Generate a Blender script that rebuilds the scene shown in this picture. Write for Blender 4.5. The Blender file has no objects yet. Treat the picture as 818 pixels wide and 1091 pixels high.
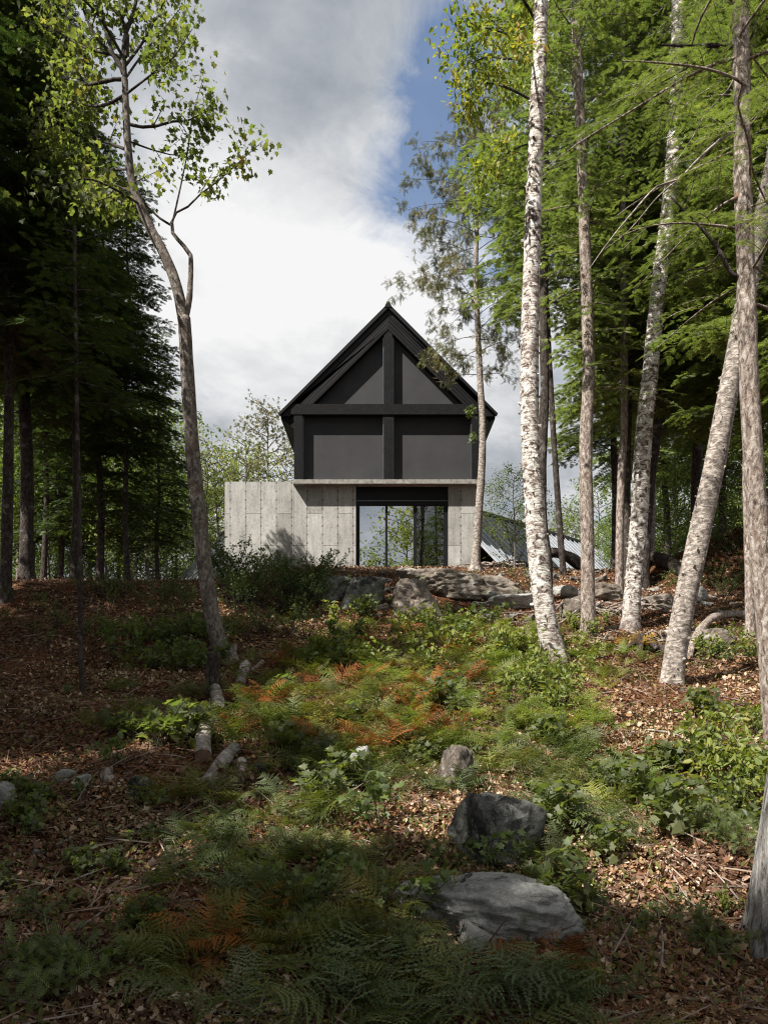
import bpy, math, random
import numpy as np
from mathutils import Vector
PI = math.pi
S = bpy.context.scene
COL = S.collection
F = 818.0                      # focal length in photo pixels
CX, HY = 409.0, 735.0          # column straight ahead, row of the horizon
SUN = np.array([0.50, 0.37, -0.78]); SUN /= np.linalg.norm(SUN)   # travel direction of the light

def P(px, py, Y):
    return np.array([(px-CX)/F*Y, Y, (HY-py)/F*Y])

# ---------------------------------------------------------------- noise
_lat = np.random.default_rng(7).random((64, 64, 64)).astype(np.float32)
def vnoise(x, y, z=0.0):
    x = np.asarray(x, float); y = np.asarray(y, float); z = np.asarray(z, float) + 0*x
    xi, yi, zi = np.floor(x).astype(int), np.floor(y).astype(int), np.floor(z).astype(int)
    fx, fy, fz = x-xi, y-yi, z-zi
    fx, fy, fz = [f*f*(3-2*f) for f in (fx, fy, fz)]
    r = 0
    for a in (0, 1):
        for b in (0, 1):
            for c in (0, 1):
                w = (fx if a else 1-fx)*(fy if b else 1-fy)*(fz if c else 1-fz)
                r = r + w*_lat[(xi+a) & 63, (yi+b) & 63, (zi+c) & 63]
    return r*2-1
def fbm(x, y, z=0.0, o=4):
    r, a = 0, 1.0
    for k in range(o):
        r = r + a*vnoise(x*2**k+17*k, y*2**k+5*k, np.asarray(z)*2**k); a *= .5
    return r
def sstep(a, b, x):
    t = np.clip((np.asarray(x, float)-a)/(b-a), 0, 1); return t*t*(3-2*t)

# ---------------------------------------------------------------- terrain
KY = np.array([-60, -20, -6, 0, 3.4, 6, 11, 14.6, 16.6, 20, 26.5, 32, 45, 90, 400])
KC = np.array([-12, -5.5, -3, -1.9, -1.5, -0.85, .48, 1.27, 2.28, 3.08, 4.22, 4.3, 3.6, 0, -20])
KL = np.array([-12, -5.5, -3, -1.9, -1.5, -0.85, .42, 1.95, 2.28, 2.75, 3.70, 4.0, 3.4, 0, -20])
KR = np.array([-12, -5.5, -3, -1.9, -1.5, -0.85, .48, 1.45, 1.95, 3.0, 4.1, 4.4, 3.8, 0, -20])
def H0(x, y):
    c, l, r = np.interp(y, KY, KC), np.interp(y, KY, KL), np.interp(y, KY, KR)
    u = x/np.maximum(y, 4)
    wl = 1-sstep(-.26, -.10, u); wr = sstep(.17, .30, u)
    return c*(1-wl-wr)+l*wl+r*wr
def H(x, y):
    x = np.asarray(x, float); y = np.asarray(y, float)
    n = .10*fbm(x*.6+3, y*.6, 0, 3)+.035*fbm(x*2.3, y*2.3, 4, 3)
    amp = 1-.85*sstep(22, 26, y)*(1-sstep(5, 8, np.abs(x)))
    mound = 1.25*np.exp(-(((x-9.3)/2.0)**2+((y-18.6)/1.1)**2)**1.5)*(1+.5*fbm(x*1.4, y*1.4, 9, 3))+.4*np.exp(-(((x-6.6)/1.2)**2+((y-18.8)/.8)**2))
    return H0(x, y)+n*amp+mound
def hit(px, py):
    Y = np.linspace(2.5, 60, 6000)
    x = (px-CX)/F*Y; z = (HY-py)/F*Y
    d = H(x, Y)-z
    ok = (d > 0) & (Y < 27)
    i = int(np.argmax(ok)) if ok.any() else int(np.argmax(np.where((Y > 17) & (Y < 25), d, -99)))   # above the crest: stand on it
    return np.array([x[i], Y[i], float(H(x[i], Y[i]))])

# ---------------------------------------------------------------- objects
def link(o, parent=None):
    COL.objects.link(o)
    if parent is not None: o.parent = parent
    return o
def thing(name, label, cat, loc=(0, 0, 0), group=None, rz=0.0, sc=1.0):
    o = bpy.data.objects.new(name, None); o.empty_display_size = .2
    o.location = [float(v) for v in loc]; o.rotation_euler = (0, 0, rz); o.scale = (sc,)*3
    o['label'] = label; o['category'] = cat
    if group: o['group'] = group
    return link(o)
def tag(o, label=None, cat=None, group=None, kind=None):
    for k, v in (('label', label), ('category', cat), ('group', group), ('kind', kind)):
        if v: o[k] = v
    return o
def mesh(name, V, F_, mats, smooth=False, mi=None):
    """V (n,3); F_ list of int arrays (m,k)"""
    V = np.asarray(V, np.float32)
    if not isinstance(F_, list): F_ = [F_]
    F_ = [np.asarray(f, np.int32) for f in F_ if len(f)]
    me = bpy.data.meshes.new(name)
    me.vertices.add(len(V)); me.vertices.foreach_set('co', V.ravel())
    loops = np.concatenate([f.ravel() for f in F_])
    tot = np.concatenate([np.full(len(f), f.shape[1], np.int32) for f in F_])
    st = np.concatenate([[0], np.cumsum(tot)[:-1]]).astype(np.int32)
    me.loops.add(len(loops)); me.loops.foreach_set('vertex_index', loops)
    me.polygons.add(len(tot)); me.polygons.foreach_set('loop_start', st)
    me.polygons.foreach_set('loop_total', tot)
    me.polygons.foreach_set('use_smooth', np.full(len(tot), bool(smooth)))
    if mi is not None: me.polygons.foreach_set('material_index', np.asarray(mi, np.int32))
    me.update(calc_edges=True)
    for m in (mats if isinstance(mats, (list, tuple)) else [mats]): me.materials.append(m)
    return me
def obj(name, V, F_, mat, parent=None, smooth=False, loc=None, mi=None):
    o = bpy.data.objects.new(name, mesh(name, V, F_, mat, smooth, mi))
    if loc is not None: o.location = [float(v) for v in loc]
    return link(o, parent)
def copy_tree(o, parent=None):
    c = o.copy(); link(c, parent)
    for ch in list(o.children): copy_tree(ch, c)
    return c

class MB:
    """collects boxes, prisms and tubes, builds one mesh"""
    def __init__(s): s.V = []; s.F = {}; s.n = 0
    def add(s, V, Fs):
        for f in Fs:
            f = np.asarray(f, int)+s.n; s.F.setdefault(f.shape[1], []).append(f)
        s.V.append(np.asarray(V, float)); s.n += len(V)
    def box(s, x0, x1, y0, y1, z0, z1):
        V = [(x, y, z) for x in (x0, x1) for y in (y0, y1) for z in (z0, z1)]
        s.add(V, [[[0, 1, 3, 2], [4, 6, 7, 5], [0, 4, 5, 1], [2, 3, 7, 6], [0, 2, 6, 4], [1, 5, 7, 3]]])
    def prism(s, poly, y0, y1):          # poly in x,z extruded along y
        n = len(poly)
        V = [(x, y0, z) for x, z in poly]+[(x, y1, z) for x, z in poly]
        s.add(V, [[list(range(n))], [list(range(2*n-1, n-1, -1))], [[i, i+n, (i+1) % n+n, (i+1) % n] for i in range(n)]])
    def tube(s, pts, rad, n=8, rough=0.0, seed=0, cap=True):
        V, Fq, caps = tube(pts, rad, n, rough, seed)
        s.add(V, [Fq]+([caps] if cap else []))
    def build(s, name, mat, parent=None, smooth=False, loc=None):
        V = np.concatenate(s.V)
        return obj(name, V, [np.concatenate(v) for v in s.F.values()], mat, parent, smooth, loc)

def resample(pts, step):
    pts = np.asarray(pts, float)
    # Catmull-Rom
    out = []
    n = len(pts)
    for i in range(n-1):
        p0, p1, p2, p3 = pts[max(i-1, 0)], pts[i], pts[i+1], pts[min(i+2, n-1)]
        k = max(1, int(np.linalg.norm(p2-p1)/step))
        for j in range(k):
            t = j/k
            out.append(.5*((2*p1)+(-p0+p2)*t+(2*p0-5*p1+4*p2-p3)*t*t+(-p0+3*p1-3*p2+p3)*t**3))
    out.append(pts[-1])
    return np.array(out)
def tube(pts, rad, n=8, rough=0.0, seed=0):
    pts = np.asarray(pts, float); m = len(pts)
    rad = np.broadcast_to(np.asarray(rad, float), (m,))
    T = np.gradient(pts, axis=0); T /= np.linalg.norm(T, axis=1)[:, None]+1e-9
    ref = np.array([1., 0, 0]) if abs(T[0] @ np.array([1., 0, 0])) < .8 else np.array([0, 1., 0])
    U = np.empty_like(T); u = ref
    for i in range(m):
        u = u-T[i]*(u @ T[i]); u /= np.linalg.norm(u)+1e-9; U[i] = u
    W = np.cross(T, U)
    a = np.arange(n)/n*2*PI
    R = rad[:, None]*np.ones(n)[None]
    if rough > 0:
        cx, sy = np.cos(a)[None]*1.7, np.sin(a)[None]*1.7
        L = np.concatenate([[0], np.cumsum(np.linalg.norm(np.diff(pts, axis=0), axis=1))])[:, None]
        R = R*(1+rough*fbm(cx+seed*3.1, sy+seed*1.7, L/np.maximum(rad.mean()*5, .02), 3))
    V = pts[:, None]+R[:, :, None]*(np.cos(a)[None, :, None]*U[:, None]+np.sin(a)[None, :, None]*W[:, None])
    V = V.reshape(-1, 3)
    i = np.arange(m-1)[:, None]*n; j = np.arange(n)[None]; k = (j+1) % n
    Fq = np.stack([i+j, i+k, i+k+n, i+j+n], -1).reshape(-1, 4)
    caps = np.array([list(range(n))[::-1], [(m-1)*n+q for q in range(n)]])
    return V, Fq, caps

def scatter(tv, tf, pos, X, Z, sc):
    """copies of a template (x along the leaf, z its face normal) placed into one vertex/face array"""
    pos = np.asarray(pos, float); X = np.asarray(X, float); Z = np.asarray(Z, float)
    X = X/(np.linalg.norm(X, axis=1)[:, None]+1e-9)
    Z = Z-X*(X*Z).sum(1)[:, None]; Z = Z/(np.linalg.norm(Z, axis=1)[:, None]+1e-9)
    Y = np.cross(Z, X)
    sc = np.broadcast_to(np.asarray(sc, float), (len(pos),))
    M = np.stack([X, Y, Z], 1)                                   # rows
    V = np.einsum('vk,nkj->nvj', tv, M)*sc[:, None, None]+pos[:, None]
    Fo = tf[None]+(np.arange(len(pos))*len(tv))[:, None, None]
    return V.reshape(-1, 3), Fo.reshape(-1, tf.shape[1])
def rdir(rng, n):
    v = rng.normal(size=(n, 3)); return v/np.linalg.norm(v, axis=1)[:, None]

# ---------------------------------------------------------------- materials
def mat_new(name):
    m = bpy.data.materials.new(name); m.use_nodes = True
    nt = m.node_tree; nt.nodes.clear()
    return m, nt, nt.nodes, nt.links
def N(nt, t, **kw):
    n = nt.nodes.new(t)
    for k, v in kw.items():
        if k[0] == 'i' and k[1:].isdigit(): n.inputs[int(k[1:])].default_value = v
        elif hasattr(n, k): setattr(n, k, v)
        else: n.inputs[k].default_value = v
    return n
def ramp(nt, fac, stops, interp='LINEAR'):
    r = nt.nodes.new('ShaderNodeValToRGB'); r.color_ramp.interpolation = interp
    el = r.color_ramp.elements
    while len(el) > 1: el.remove(el[-1])
    for i, (p, c) in enumerate(stops):
        e = el[0] if i == 0 else el.new(p)
        e.position = p; e.color = (c[0], c[1], c[2], 1) if not isinstance(c, (int, float)) else (c, c, c, 1)
    nt.links.new(fac, r.inputs[0]); return r.outputs[0]
def noise(nt, vec, scale, detail=4, rough=.6, dist=0.0):
    n = nt.nodes.new('ShaderNodeTexNoise'); n.inputs['Scale'].default_value = scale
    n.inputs['Detail'].default_value = detail; n.inputs['Roughness'].default_value = rough
    n.inputs['Distortion'].default_value = dist
    if vec is not None: nt.links.new(vec, n.inputs['Vector'])
    return n.outputs[0]
def mapping(nt, vec, scale=(1, 1, 1), rot=(0, 0, 0), loc=(0, 0, 0)):
    n = nt.nodes.new('ShaderNodeMapping'); n.inputs['Scale'].default_value = scale
    n.inputs['Rotation'].default_value = rot; n.inputs['Location'].default_value = loc
    nt.links.new(vec, n.inputs['Vector']); return n.outputs[0]
def mixc(nt, fac, a, b, mode='MIX'):
    n = nt.nodes.new('ShaderNodeMix'); n.data_type = 'RGBA'; n.blend_type = mode
    for s, v in ((n.inputs[0], fac), (n.inputs[6], a), (n.inputs[7], b)):
        if isinstance(v, (int, float)): s.default_value = v
        elif isinstance(v, tuple): s.default_value = (*v, 1)
        else: nt.links.new(v, s)
    return n.outputs[2]
def mth(nt, op, a, b=0.0, c=0.0):
    n = nt.nodes.new('ShaderNodeMath'); n.operation = op
    for s, v in zip(n.inputs, (a, b, c)):
        if isinstance(v, (int, float)): s.default_value = v
        else: nt.links.new(v, s)
    return n.outputs[0]
def bump(nt, h, strength=.5, dist=.02):
    n = nt.nodes.new('ShaderNodeBump'); n.inputs['Strength'].default_value = strength
    n.inputs['Distance'].default_value = dist; nt.links.new(h, n.inputs['Height']); return n.outputs[0]
def principled(nt, col, rough=.8, nrm=None, metal=0.0, spec=.3):
    p = nt.nodes.new('ShaderNodeBsdfPrincipled')
    if isinstance(col, tuple): p.inputs['Base Color'].default_value = (*col, 1)
    else: nt.links.new(col, p.inputs['Base Color'])
    if isinstance(rough, (int, float)): p.inputs['Roughness'].default_value = rough
    else: nt.links.new(rough, p.inputs['Roughness'])
    p.inputs['Metallic'].default_value = metal
    p.inputs['Specular IOR Level'].default_value = spec
    if nrm is not None: nt.links.new(nrm, p.inputs['Normal'])
    o = nt.nodes.new('ShaderNodeOutputMaterial'); nt.links.new(p.outputs[0], o.inputs[0]); return p
def tcoord(nt, which='Object'):
    return nt.nodes.new('ShaderNodeTexCoord').outputs[which]
def geo(nt, which): return nt.nodes.new('ShaderNodeNewGeometry').outputs[which]

def leaf_mat(name, stops, trans=.35, tcol=1.5, gloss=.06, clump=1.2, clumpw=.5):
    m, nt, nd, lk = mat_new(name)
    r = geo(nt, 'Random Per Island')
    cl = noise(nt, tcoord(nt, 'Object'), clump, 2)
    f = mth(nt, 'ADD', mth(nt, 'MULTIPLY', r, 1-clumpw), mth(nt, 'MULTIPLY', mth(nt, 'MULTIPLY_ADD', cl, 2.0, -.5), clumpw))
    if 'fern' in name or 'bush' in name:      # plants differ from one another
        orn = N(nt, 'ShaderNodeObjectInfo').outputs['Random']; big = noise(nt, geo(nt, 'Position'), .9, 3)
        f = mth(nt, 'ADD', mth(nt, 'MULTIPLY', f, .55), mth(nt, 'ADD', mth(nt, 'MULTIPLY', orn, .30), mth(nt, 'MULTIPLY_ADD', big, .9, -.30)))
    c = ramp(nt, f, stops)
    d = N(nt, 'ShaderNodeBsdfDiffuse'); lk.new(c, d.inputs[0])
    t = N(nt, 'ShaderNodeBsdfTranslucent')
    tc = mixc(nt, 1.0, c, (tcol, tcol*1.05, tcol*.55), 'MULTIPLY'); lk.new(tc, t.inputs[0])
    mx = N(nt, 'ShaderNodeMixShader', i0=trans); lk.new(d.outputs[0], mx.inputs[1]); lk.new(t.outputs[0], mx.inputs[2])
    g = N(nt, 'ShaderNodeBsdfGlossy', Roughness=.6); g.inputs[0].default_value = (1, 1, 1, 1)
    m2 = N(nt, 'ShaderNodeMixShader', i0=gloss*.5); lk.new(mx.outputs[0], m2.inputs[1]); lk.new(g.outputs[0], m2.inputs[2])
    o = N(nt, 'ShaderNodeOutputMaterial'); lk.new(m2.outputs[0], o.inputs[0])
    return m

M = {}
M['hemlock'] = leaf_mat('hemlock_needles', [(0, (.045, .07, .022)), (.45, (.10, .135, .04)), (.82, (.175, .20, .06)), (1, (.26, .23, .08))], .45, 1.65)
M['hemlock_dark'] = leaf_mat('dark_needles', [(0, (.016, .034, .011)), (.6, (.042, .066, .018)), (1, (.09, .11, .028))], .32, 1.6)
M['cedar'] = leaf_mat('sparse_brownish_needles', [(0, (.05, .065, .03)), (.45, (.11, .12, .05)), (.75, (.20, .155, .075)), (1, (.26, .15, .07))], .3, 1.4)
M['maple'] = leaf_mat('maple_leaves', [(0, (.05, .075, .02)), (.5, (.09, .11, .032)), (.82, (.15, .155, .045)), (.95, (.28, .17, .03)), (1, (.34, .10, .02))], .55, 2.0)
M['yellowing'] = leaf_mat('yellowing_leaves', [(0, (.07, .11, .018)), (.45, (.15, .19, .03)), (.75, (.27, .25, .04)), (.9, (.34, .19, .03)), (1, (.35, .08, .02))], .45, 1.6)
M['bush'] = leaf_mat('bush_leaves', [(0, (.03, .055, .012)), (.6, (.08, .115, .026)), (1, (.17, .19, .04))], .35, 1.6)
M['fern'] = leaf_mat('fern_green', [(0, (.03, .048, .014)), (.45, (.075, .095, .026)), (.75, (.15, .155, .038)), (.92, (.24, .18, .035)), (1, (.28, .12, .025))], .35, 1.5, .05, 2.0, .7)
M['fern_yellow'] = leaf_mat('fern_yellowgreen', [(0, (.08, .13, .02)), (.5, (.15, .20, .035)), (.85, (.25, .26, .04)), (1, (.34, .21, .03))], .4, 1.5, .05, 2.0, .7)
M['fern_blue'] = leaf_mat('fern_bluegreen', [(0, (.055, .08, .034)), (.6, (.10, .13, .05)), (1, (.15, .17, .065))], .3, 1.3, .06, 2.0, .7)
M['fern_olive'] = leaf_mat('fern_olive', [(0, (.045, .06, .012)), (.5, (.09, .11, .02)), (.85, (.15, .12, .02)), (1, (.19, .09, .02))], .35, 1.5, .04, 2.0, .7)
M['fern_rust'] = leaf_mat('fern_withered', [(0, (.10, .035, .012)), (.5, (.20, .07, .02)), (1, (.33, .14, .03))], .3, 1.3, .02, 2.0, .7)
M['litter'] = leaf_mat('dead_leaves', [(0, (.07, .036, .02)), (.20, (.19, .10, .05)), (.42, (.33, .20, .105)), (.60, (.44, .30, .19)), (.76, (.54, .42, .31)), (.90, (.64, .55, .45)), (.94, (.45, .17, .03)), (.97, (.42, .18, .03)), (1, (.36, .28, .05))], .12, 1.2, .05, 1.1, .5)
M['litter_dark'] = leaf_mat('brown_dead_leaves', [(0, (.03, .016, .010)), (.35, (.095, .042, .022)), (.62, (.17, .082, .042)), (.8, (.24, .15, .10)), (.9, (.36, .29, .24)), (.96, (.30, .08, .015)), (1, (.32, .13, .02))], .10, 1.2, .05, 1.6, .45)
M['twigs'] = leaf_mat('dead_twigs', [(0, (.06, .03, .02)), (.5, (.16, .09, .06)), (.8, (.26, .20, .16)), (1, (.36, .32, .28))], 0.0, 1, .02, 2, .2)

def bark(name, kind):
    m, nt, nd, lk = mat_new(name)
    oc = tcoord(nt, 'Object')
    if kind == 'birch':
        st = mapping(nt, oc, (4.5, 4.5, 6.5))
        n1 = noise(nt, st, 1.7, 8, .72, .9)
        n2 = noise(nt, mapping(nt, oc, (5, 5, 30)), 1.5, 3, .5)
        n3 = noise(nt, oc, 1.1, 3)
        c = ramp(nt, n1, [(.40, (.06, .045, .04)), (.45, (.22, .17, .15)), (.50, (.46, .42, .38)), (.56, (.68, .65, .61)), (.8, (.78, .76, .73))])
        c = mixc(nt, ramp(nt, n2, [(.34, 1.0), (.40, 0.0)]), c, (.10, .07, .06))
        c = mixc(nt, mth(nt, 'MULTIPLY', ramp(nt, n3, [(.5, 0.0), (.7, 1.0)]), .35), c, (.36, .30, .26))
        sz = N(nt, 'ShaderNodeSeparateXYZ'); lk.new(oc, sz.inputs[0])
        low = ramp(nt, sz.outputs[2], [(0.0, 1.0), (.9, 0.0)])
        c = mixc(nt, mth(nt, 'MULTIPLY', low, .6), c, (.17, .13, .115))
        h = mth(nt, 'ADD', n1, mth(nt, 'MULTIPLY', n2, .5)); b = bump(nt, h, .9, .03)
    elif kind == 'silver':
        n1 = noise(nt, mapping(nt, oc, (4, 4, 9)), 3, 6, .7, .6)
        n2 = noise(nt, oc, 14, 4, .6)
        c = ramp(nt, n1, [(.35, (.09, .075, .065)), (.48, (.27, .23, .20)), (.6, (.46, .41, .37)), (.75, (.55, .51, .47))])
        c = mixc(nt, ramp(nt, n2, [(.40, .75), (.5, 0.0)]), c, (.12, .10, .09))
        h = n1; b = bump(nt, h, .8, .03)
    elif kind == 'grey':
        n1 = noise(nt, mapping(nt, oc, (14, 14, 3.0)), 2.2, 6, .7, .4)
        n2 = noise(nt, oc, 3.5, 4)
        c = ramp(nt, n1, [(.36, (.06, .055, .052)), (.5, (.24, .225, .215)), (.66, (.46, .44, .42))])
        c = mixc(nt, ramp(nt, n2, [(.5, 0.0), (.68, .6)]), c, (.30, .29, .26))
        b = bump(nt, n1, 1.0, .05)
    elif kind == 'maple':
        n1 = noise(nt, mapping(nt, oc, (9, 9, 5)), 2.6, 6, .7, .5)
        n2 = noise(nt, oc, 2.5, 4)
        c = ramp(nt, n1, [(.36, (.05, .04, .035)), (.5, (.17, .145, .125)), (.66, (.33, .29, .26))])
        c = mixc(nt, ramp(nt, n2, [(.52, 0.0), (.62, .7)]), c, (.10, .075, .06))
        b = bump(nt, n1, .9, .04)
    elif kind == 'brown':
        n1 = noise(nt, mapping(nt, oc, (10, 10, 4)), 2.6, 6, .7, .5)
        n2 = noise(nt, oc, 6, 4)
        c = ramp(nt, n1, [(.34, (.06, .045, .038)), (.48, (.24, .19, .16)), (.60, (.46, .40, .36)), (.8, (.60, .55, .51))])
        c = mixc(nt, ramp(nt, n2, [(.55, 0.0), (.7, .5)]), c, (.20, .13, .095))
        b = bump(nt, n1, 1.0, .04)
    else:  # dark
        n1 = noise(nt, mapping(nt, oc, (10, 10, 4)), 2.4, 5, .7, .4)
        n2 = noise(nt, oc, 5, 3)
        c = ramp(nt, n1, [(.35, (.018, .014, .012)), (.55, (.07, .055, .048)), (.75, (.15, .13, .12))])
        c = mixc(nt, ramp(nt, n2, [(.58, 0.0), (.66, .6)]), c, (.22, .21, .19))
        b = bump(nt, n1, 1.0, .04)
    principled(nt, c, .85, b, 0, .15)
    return m
for k in ('birch', 'silver', 'grey', 'maple', 'brown', 'dark'): M['bark_'+k] = bark(k+'_bark', k)

def simple(name, col, rough=.7, metal=0.0, var=.15, sc=8.0, spec=.3, bm=0.0):
    m, nt, nd, lk = mat_new(name)
    n = noise(nt, tcoord(nt, 'Object'), sc, 5)
    a = tuple(c*(1-var) for c in col); b = tuple(min(1, c*(1+var)) for c in col)
    c = ramp(nt, n, [(.3, a), (.7, b)])
    principled(nt, c, rough, bump(nt, n, bm, .01) if bm else None, metal, spec); return m
M['cutwood'] = simple('cut_wood', (.17, .10, .065), .85, 0, .4, 30)
M['soil'] = simple('dark_soil', (.06, .032, .02), .95, 0, .5, 12, .1, .8)

def rock_mat(name, lo, mid, hi, lich=.5, dark=.5, thr=.60):
    m, nt, nd, lk = mat_new(name)
    oc = tcoord(nt, 'Object')
    n1 = noise(nt, oc, 2.6, 6, .65, .5); n2 = noise(nt, oc, 34, 8, .8); n3 = noise(nt, mapping(nt, oc, (1, 1, 1), (0, 0, 0), (5, 3, 1)), 5.0, 8, .7, 1.0)
    n4 = noise(nt, mapping(nt, oc, (1, 1, 1), (0, 0, 0), (9, 3, 7)), 2.6, 7, .7, .6)
    c = ramp(nt, n1, [(.3, lo), (.5, mid), (.72, hi)])
    c = mixc(nt, .55, c, ramp(nt, n2, [(.35, .12), (.5, .55), (.7, 1.0)]), 'MULTIPLY')
    c = mixc(nt, ramp(nt, n3, [(.56, 0.0), (.61, lich)]), c, (.46, .47, .44))
    c = mixc(nt, ramp(nt, n4, [(thr, 0.0), (thr+.035, dark)]), c, (.018, .017, .016))
    n5 = noise(nt, mapping(nt, oc, (1, 1, 1), (0, 0, 0), (2, 8, 4)), 2.2, 4, .6, .4)
    c = mixc(nt, ramp(nt, n5, [(.60, 0.0), (.68, .7)]), c, (.06, .08, .022))
    principled(nt, c, .9, bump(nt, mth(nt, 'ADD', n1, mth(nt, 'MULTIPLY', n2, .6)), 1.0, .06), 0, .2); return m
M['rock'] = rock_mat('granite', (.26, .26, .245), (.48, .47, .445), (.68, .66, .62), .9, .9, .62)
M['rock_warm'] = rock_mat('warm_granite', (.10, .075, .06), (.28, .23, .19), (.50, .44, .38), .6, .6)
M['rock_dark'] = rock_mat('mossy_granite', (.08, .08, .072), (.18, .18, .165), (.34, .34, .31), .5, .8, .55)

def ground_mat():
    m, nt, nd, lk = mat_new('forest_floor')
    oc = tcoord(nt, 'Object')
    v = N(nt, 'ShaderNodeTexVoronoi', Scale=26.0); lk.new(mapping(nt, oc, (1, 1, 1)), v.inputs['Vector'])
    vs = N(nt, 'ShaderNodeSeparateColor'); lk.new(v.outputs['Color'], vs.inputs[0])
    n1 = noise(nt, oc, .8, 5, .6); n2 = noise(nt, oc, 9, 6, .7)
    c = ramp(nt, vs.outputs[0], [(0, (.028, .014, .008)), (.5, (.085, .038, .02)), (.78, (.15, .075, .04)), (.93, (.25, .18, .13)), (1, (.30, .11, .025))])
    c = mixc(nt, .75, c, ramp(nt, n2, [(.3, .25), (.65, 1.0)]), 'MULTIPLY')
    c = mixc(nt, ramp(nt, n1, [(.50, 0.0), (.64, .6)]), c, (.20, .075, .035))
    n3 = noise(nt, mapping(nt, oc, (1, 1, 1), (0, 0, 0), (4, 4, 4)), 1.3, 5, .65)
    c = mixc(nt, ramp(nt, n3, [(.58, 0.0), (.68, .65)]), c, (.05, .062, .018))
    principled(nt, c, .95, bump(nt, mth(nt, 'ADD', n2, mth(nt, 'MULTIPLY', v.outputs['Distance'], 1.2)), 1.0, .05), 0, .08)
    return m
M['ground'] = ground_mat()
# ================================================================ ground
def build_ground():
    def axis(a, b, c, d, fine, coarse_pow, nfar):
        mid = np.arange(a, b, fine)
        lo = a-(np.linspace(0, 1, nfar)[1:][::-1]**coarse_pow)*(a-c)
        hi = b+(np.linspace(0, 1, nfar)**coarse_pow)*(d-b)
        return np.concatenate([lo, mid, hi])
    X = axis(-7, 9, -400, 400, .055, 3, 60)
    Y = axis(3.0, 21, -60, 400, .06, 2.4, 60)
    gx, gy = np.meshgrid(X, Y)
    z = H(gx, gy)
    near = (1-sstep(16, 26, gy))
    z = z+near*.018*fbm(gx*9, gy*9, 2, 3)
    nx, ny = len(X), len(Y)
    V = np.stack([gx, gy, z], -1).reshape(-1, 3)
    i = np.arange(ny-1)[:, None]*nx; j = np.arange(nx-1)[None]
    Fq = np.stack([i+j, i+j+1, i+j+1+nx, i+j+nx], -1).reshape(-1, 4)
    o = obj('ground', V, Fq, M['ground'], smooth=True); tag(o, kind='structure')
build_ground()

# ================================================================ house
def wood_dark():
    m, nt, nd, lk = mat_new('charred_timber')
    oc = tcoord(nt, 'Object')
    n1 = noise(nt, mapping(nt, oc, (5, 5, 7)), 2.0, 6, .7, .3); n2 = noise(nt, oc, 5, 5, .7)
    c = ramp(nt, n1, [(.35, (.005, .005, .006)), (.6, (.010, .010, .011)), (.8, (.022, .022, .023))])
    c = mixc(nt, ramp(nt, n2, [(.5, 0.0), (.75, .3)]), c, (.03, .028, .027))
    principled(nt, c, .7, bump(nt, n1, .5, .01), 0, .12); return m
def boards_dark(name, ang):
    m, nt, nd, lk = mat_new(name)
    oc = mapping(nt, tcoord(nt, 'Object'), (1, 1, 1), (0, ang, 0))
    s = N(nt, 'ShaderNodeSeparateXYZ'); lk.new(oc, s.inputs[0])
    f = mth(nt, 'FRACT', mth(nt, 'MULTIPLY', s.outputs[2], 1/.105))
    g = ramp(nt, f, [(0, 0.0), (.10, 1.0), (.9, 1.0), (1, 0.0)])
    n1 = noise(nt, mapping(nt, oc, (1.2, 1.2, 14)), 2.0, 5, .7)
    c = ramp(nt, n1, [(.35, (.006, .006, .007)), (.7, (.014, .014, .015))])
    c = mixc(nt, mth(nt, 'SUBTRACT', 1.0, g), c, (.003, .003, .003))
    principled(nt, c, .6, bump(nt, mth(nt, 'ADD', g, mth(nt, 'MULTIPLY', n1, .3)), .9, .02), 0, .12); return m
def screen_mat():
    m, nt, nd, lk = mat_new('dark_screen_fabric')
    oc = tcoord(nt, 'Object')
    s = N(nt, 'ShaderNodeSeparateXYZ'); lk.new(oc, s.inputs[0])
    a = mth(nt, 'PINGPONG', mth(nt, 'MULTIPLY', s.outputs[0], 22.0), .5); b = mth(nt, 'PINGPONG', mth(nt, 'MULTIPLY', s.outputs[2], 22.0), .5)
    w = mth(nt, 'MINIMUM', a, b)
    n = noise(nt, oc, 1.2, 4)
    c = ramp(nt, n, [(.35, (.036, .035, .038)), (.7, (.048, .047, .049))])
    c = mixc(nt, ramp(nt, w, [(0, .12), (.25, 0.0)]), c, (.02, .02, .022))
    principled(nt, c, .75, None, 0, .25); return m
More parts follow.
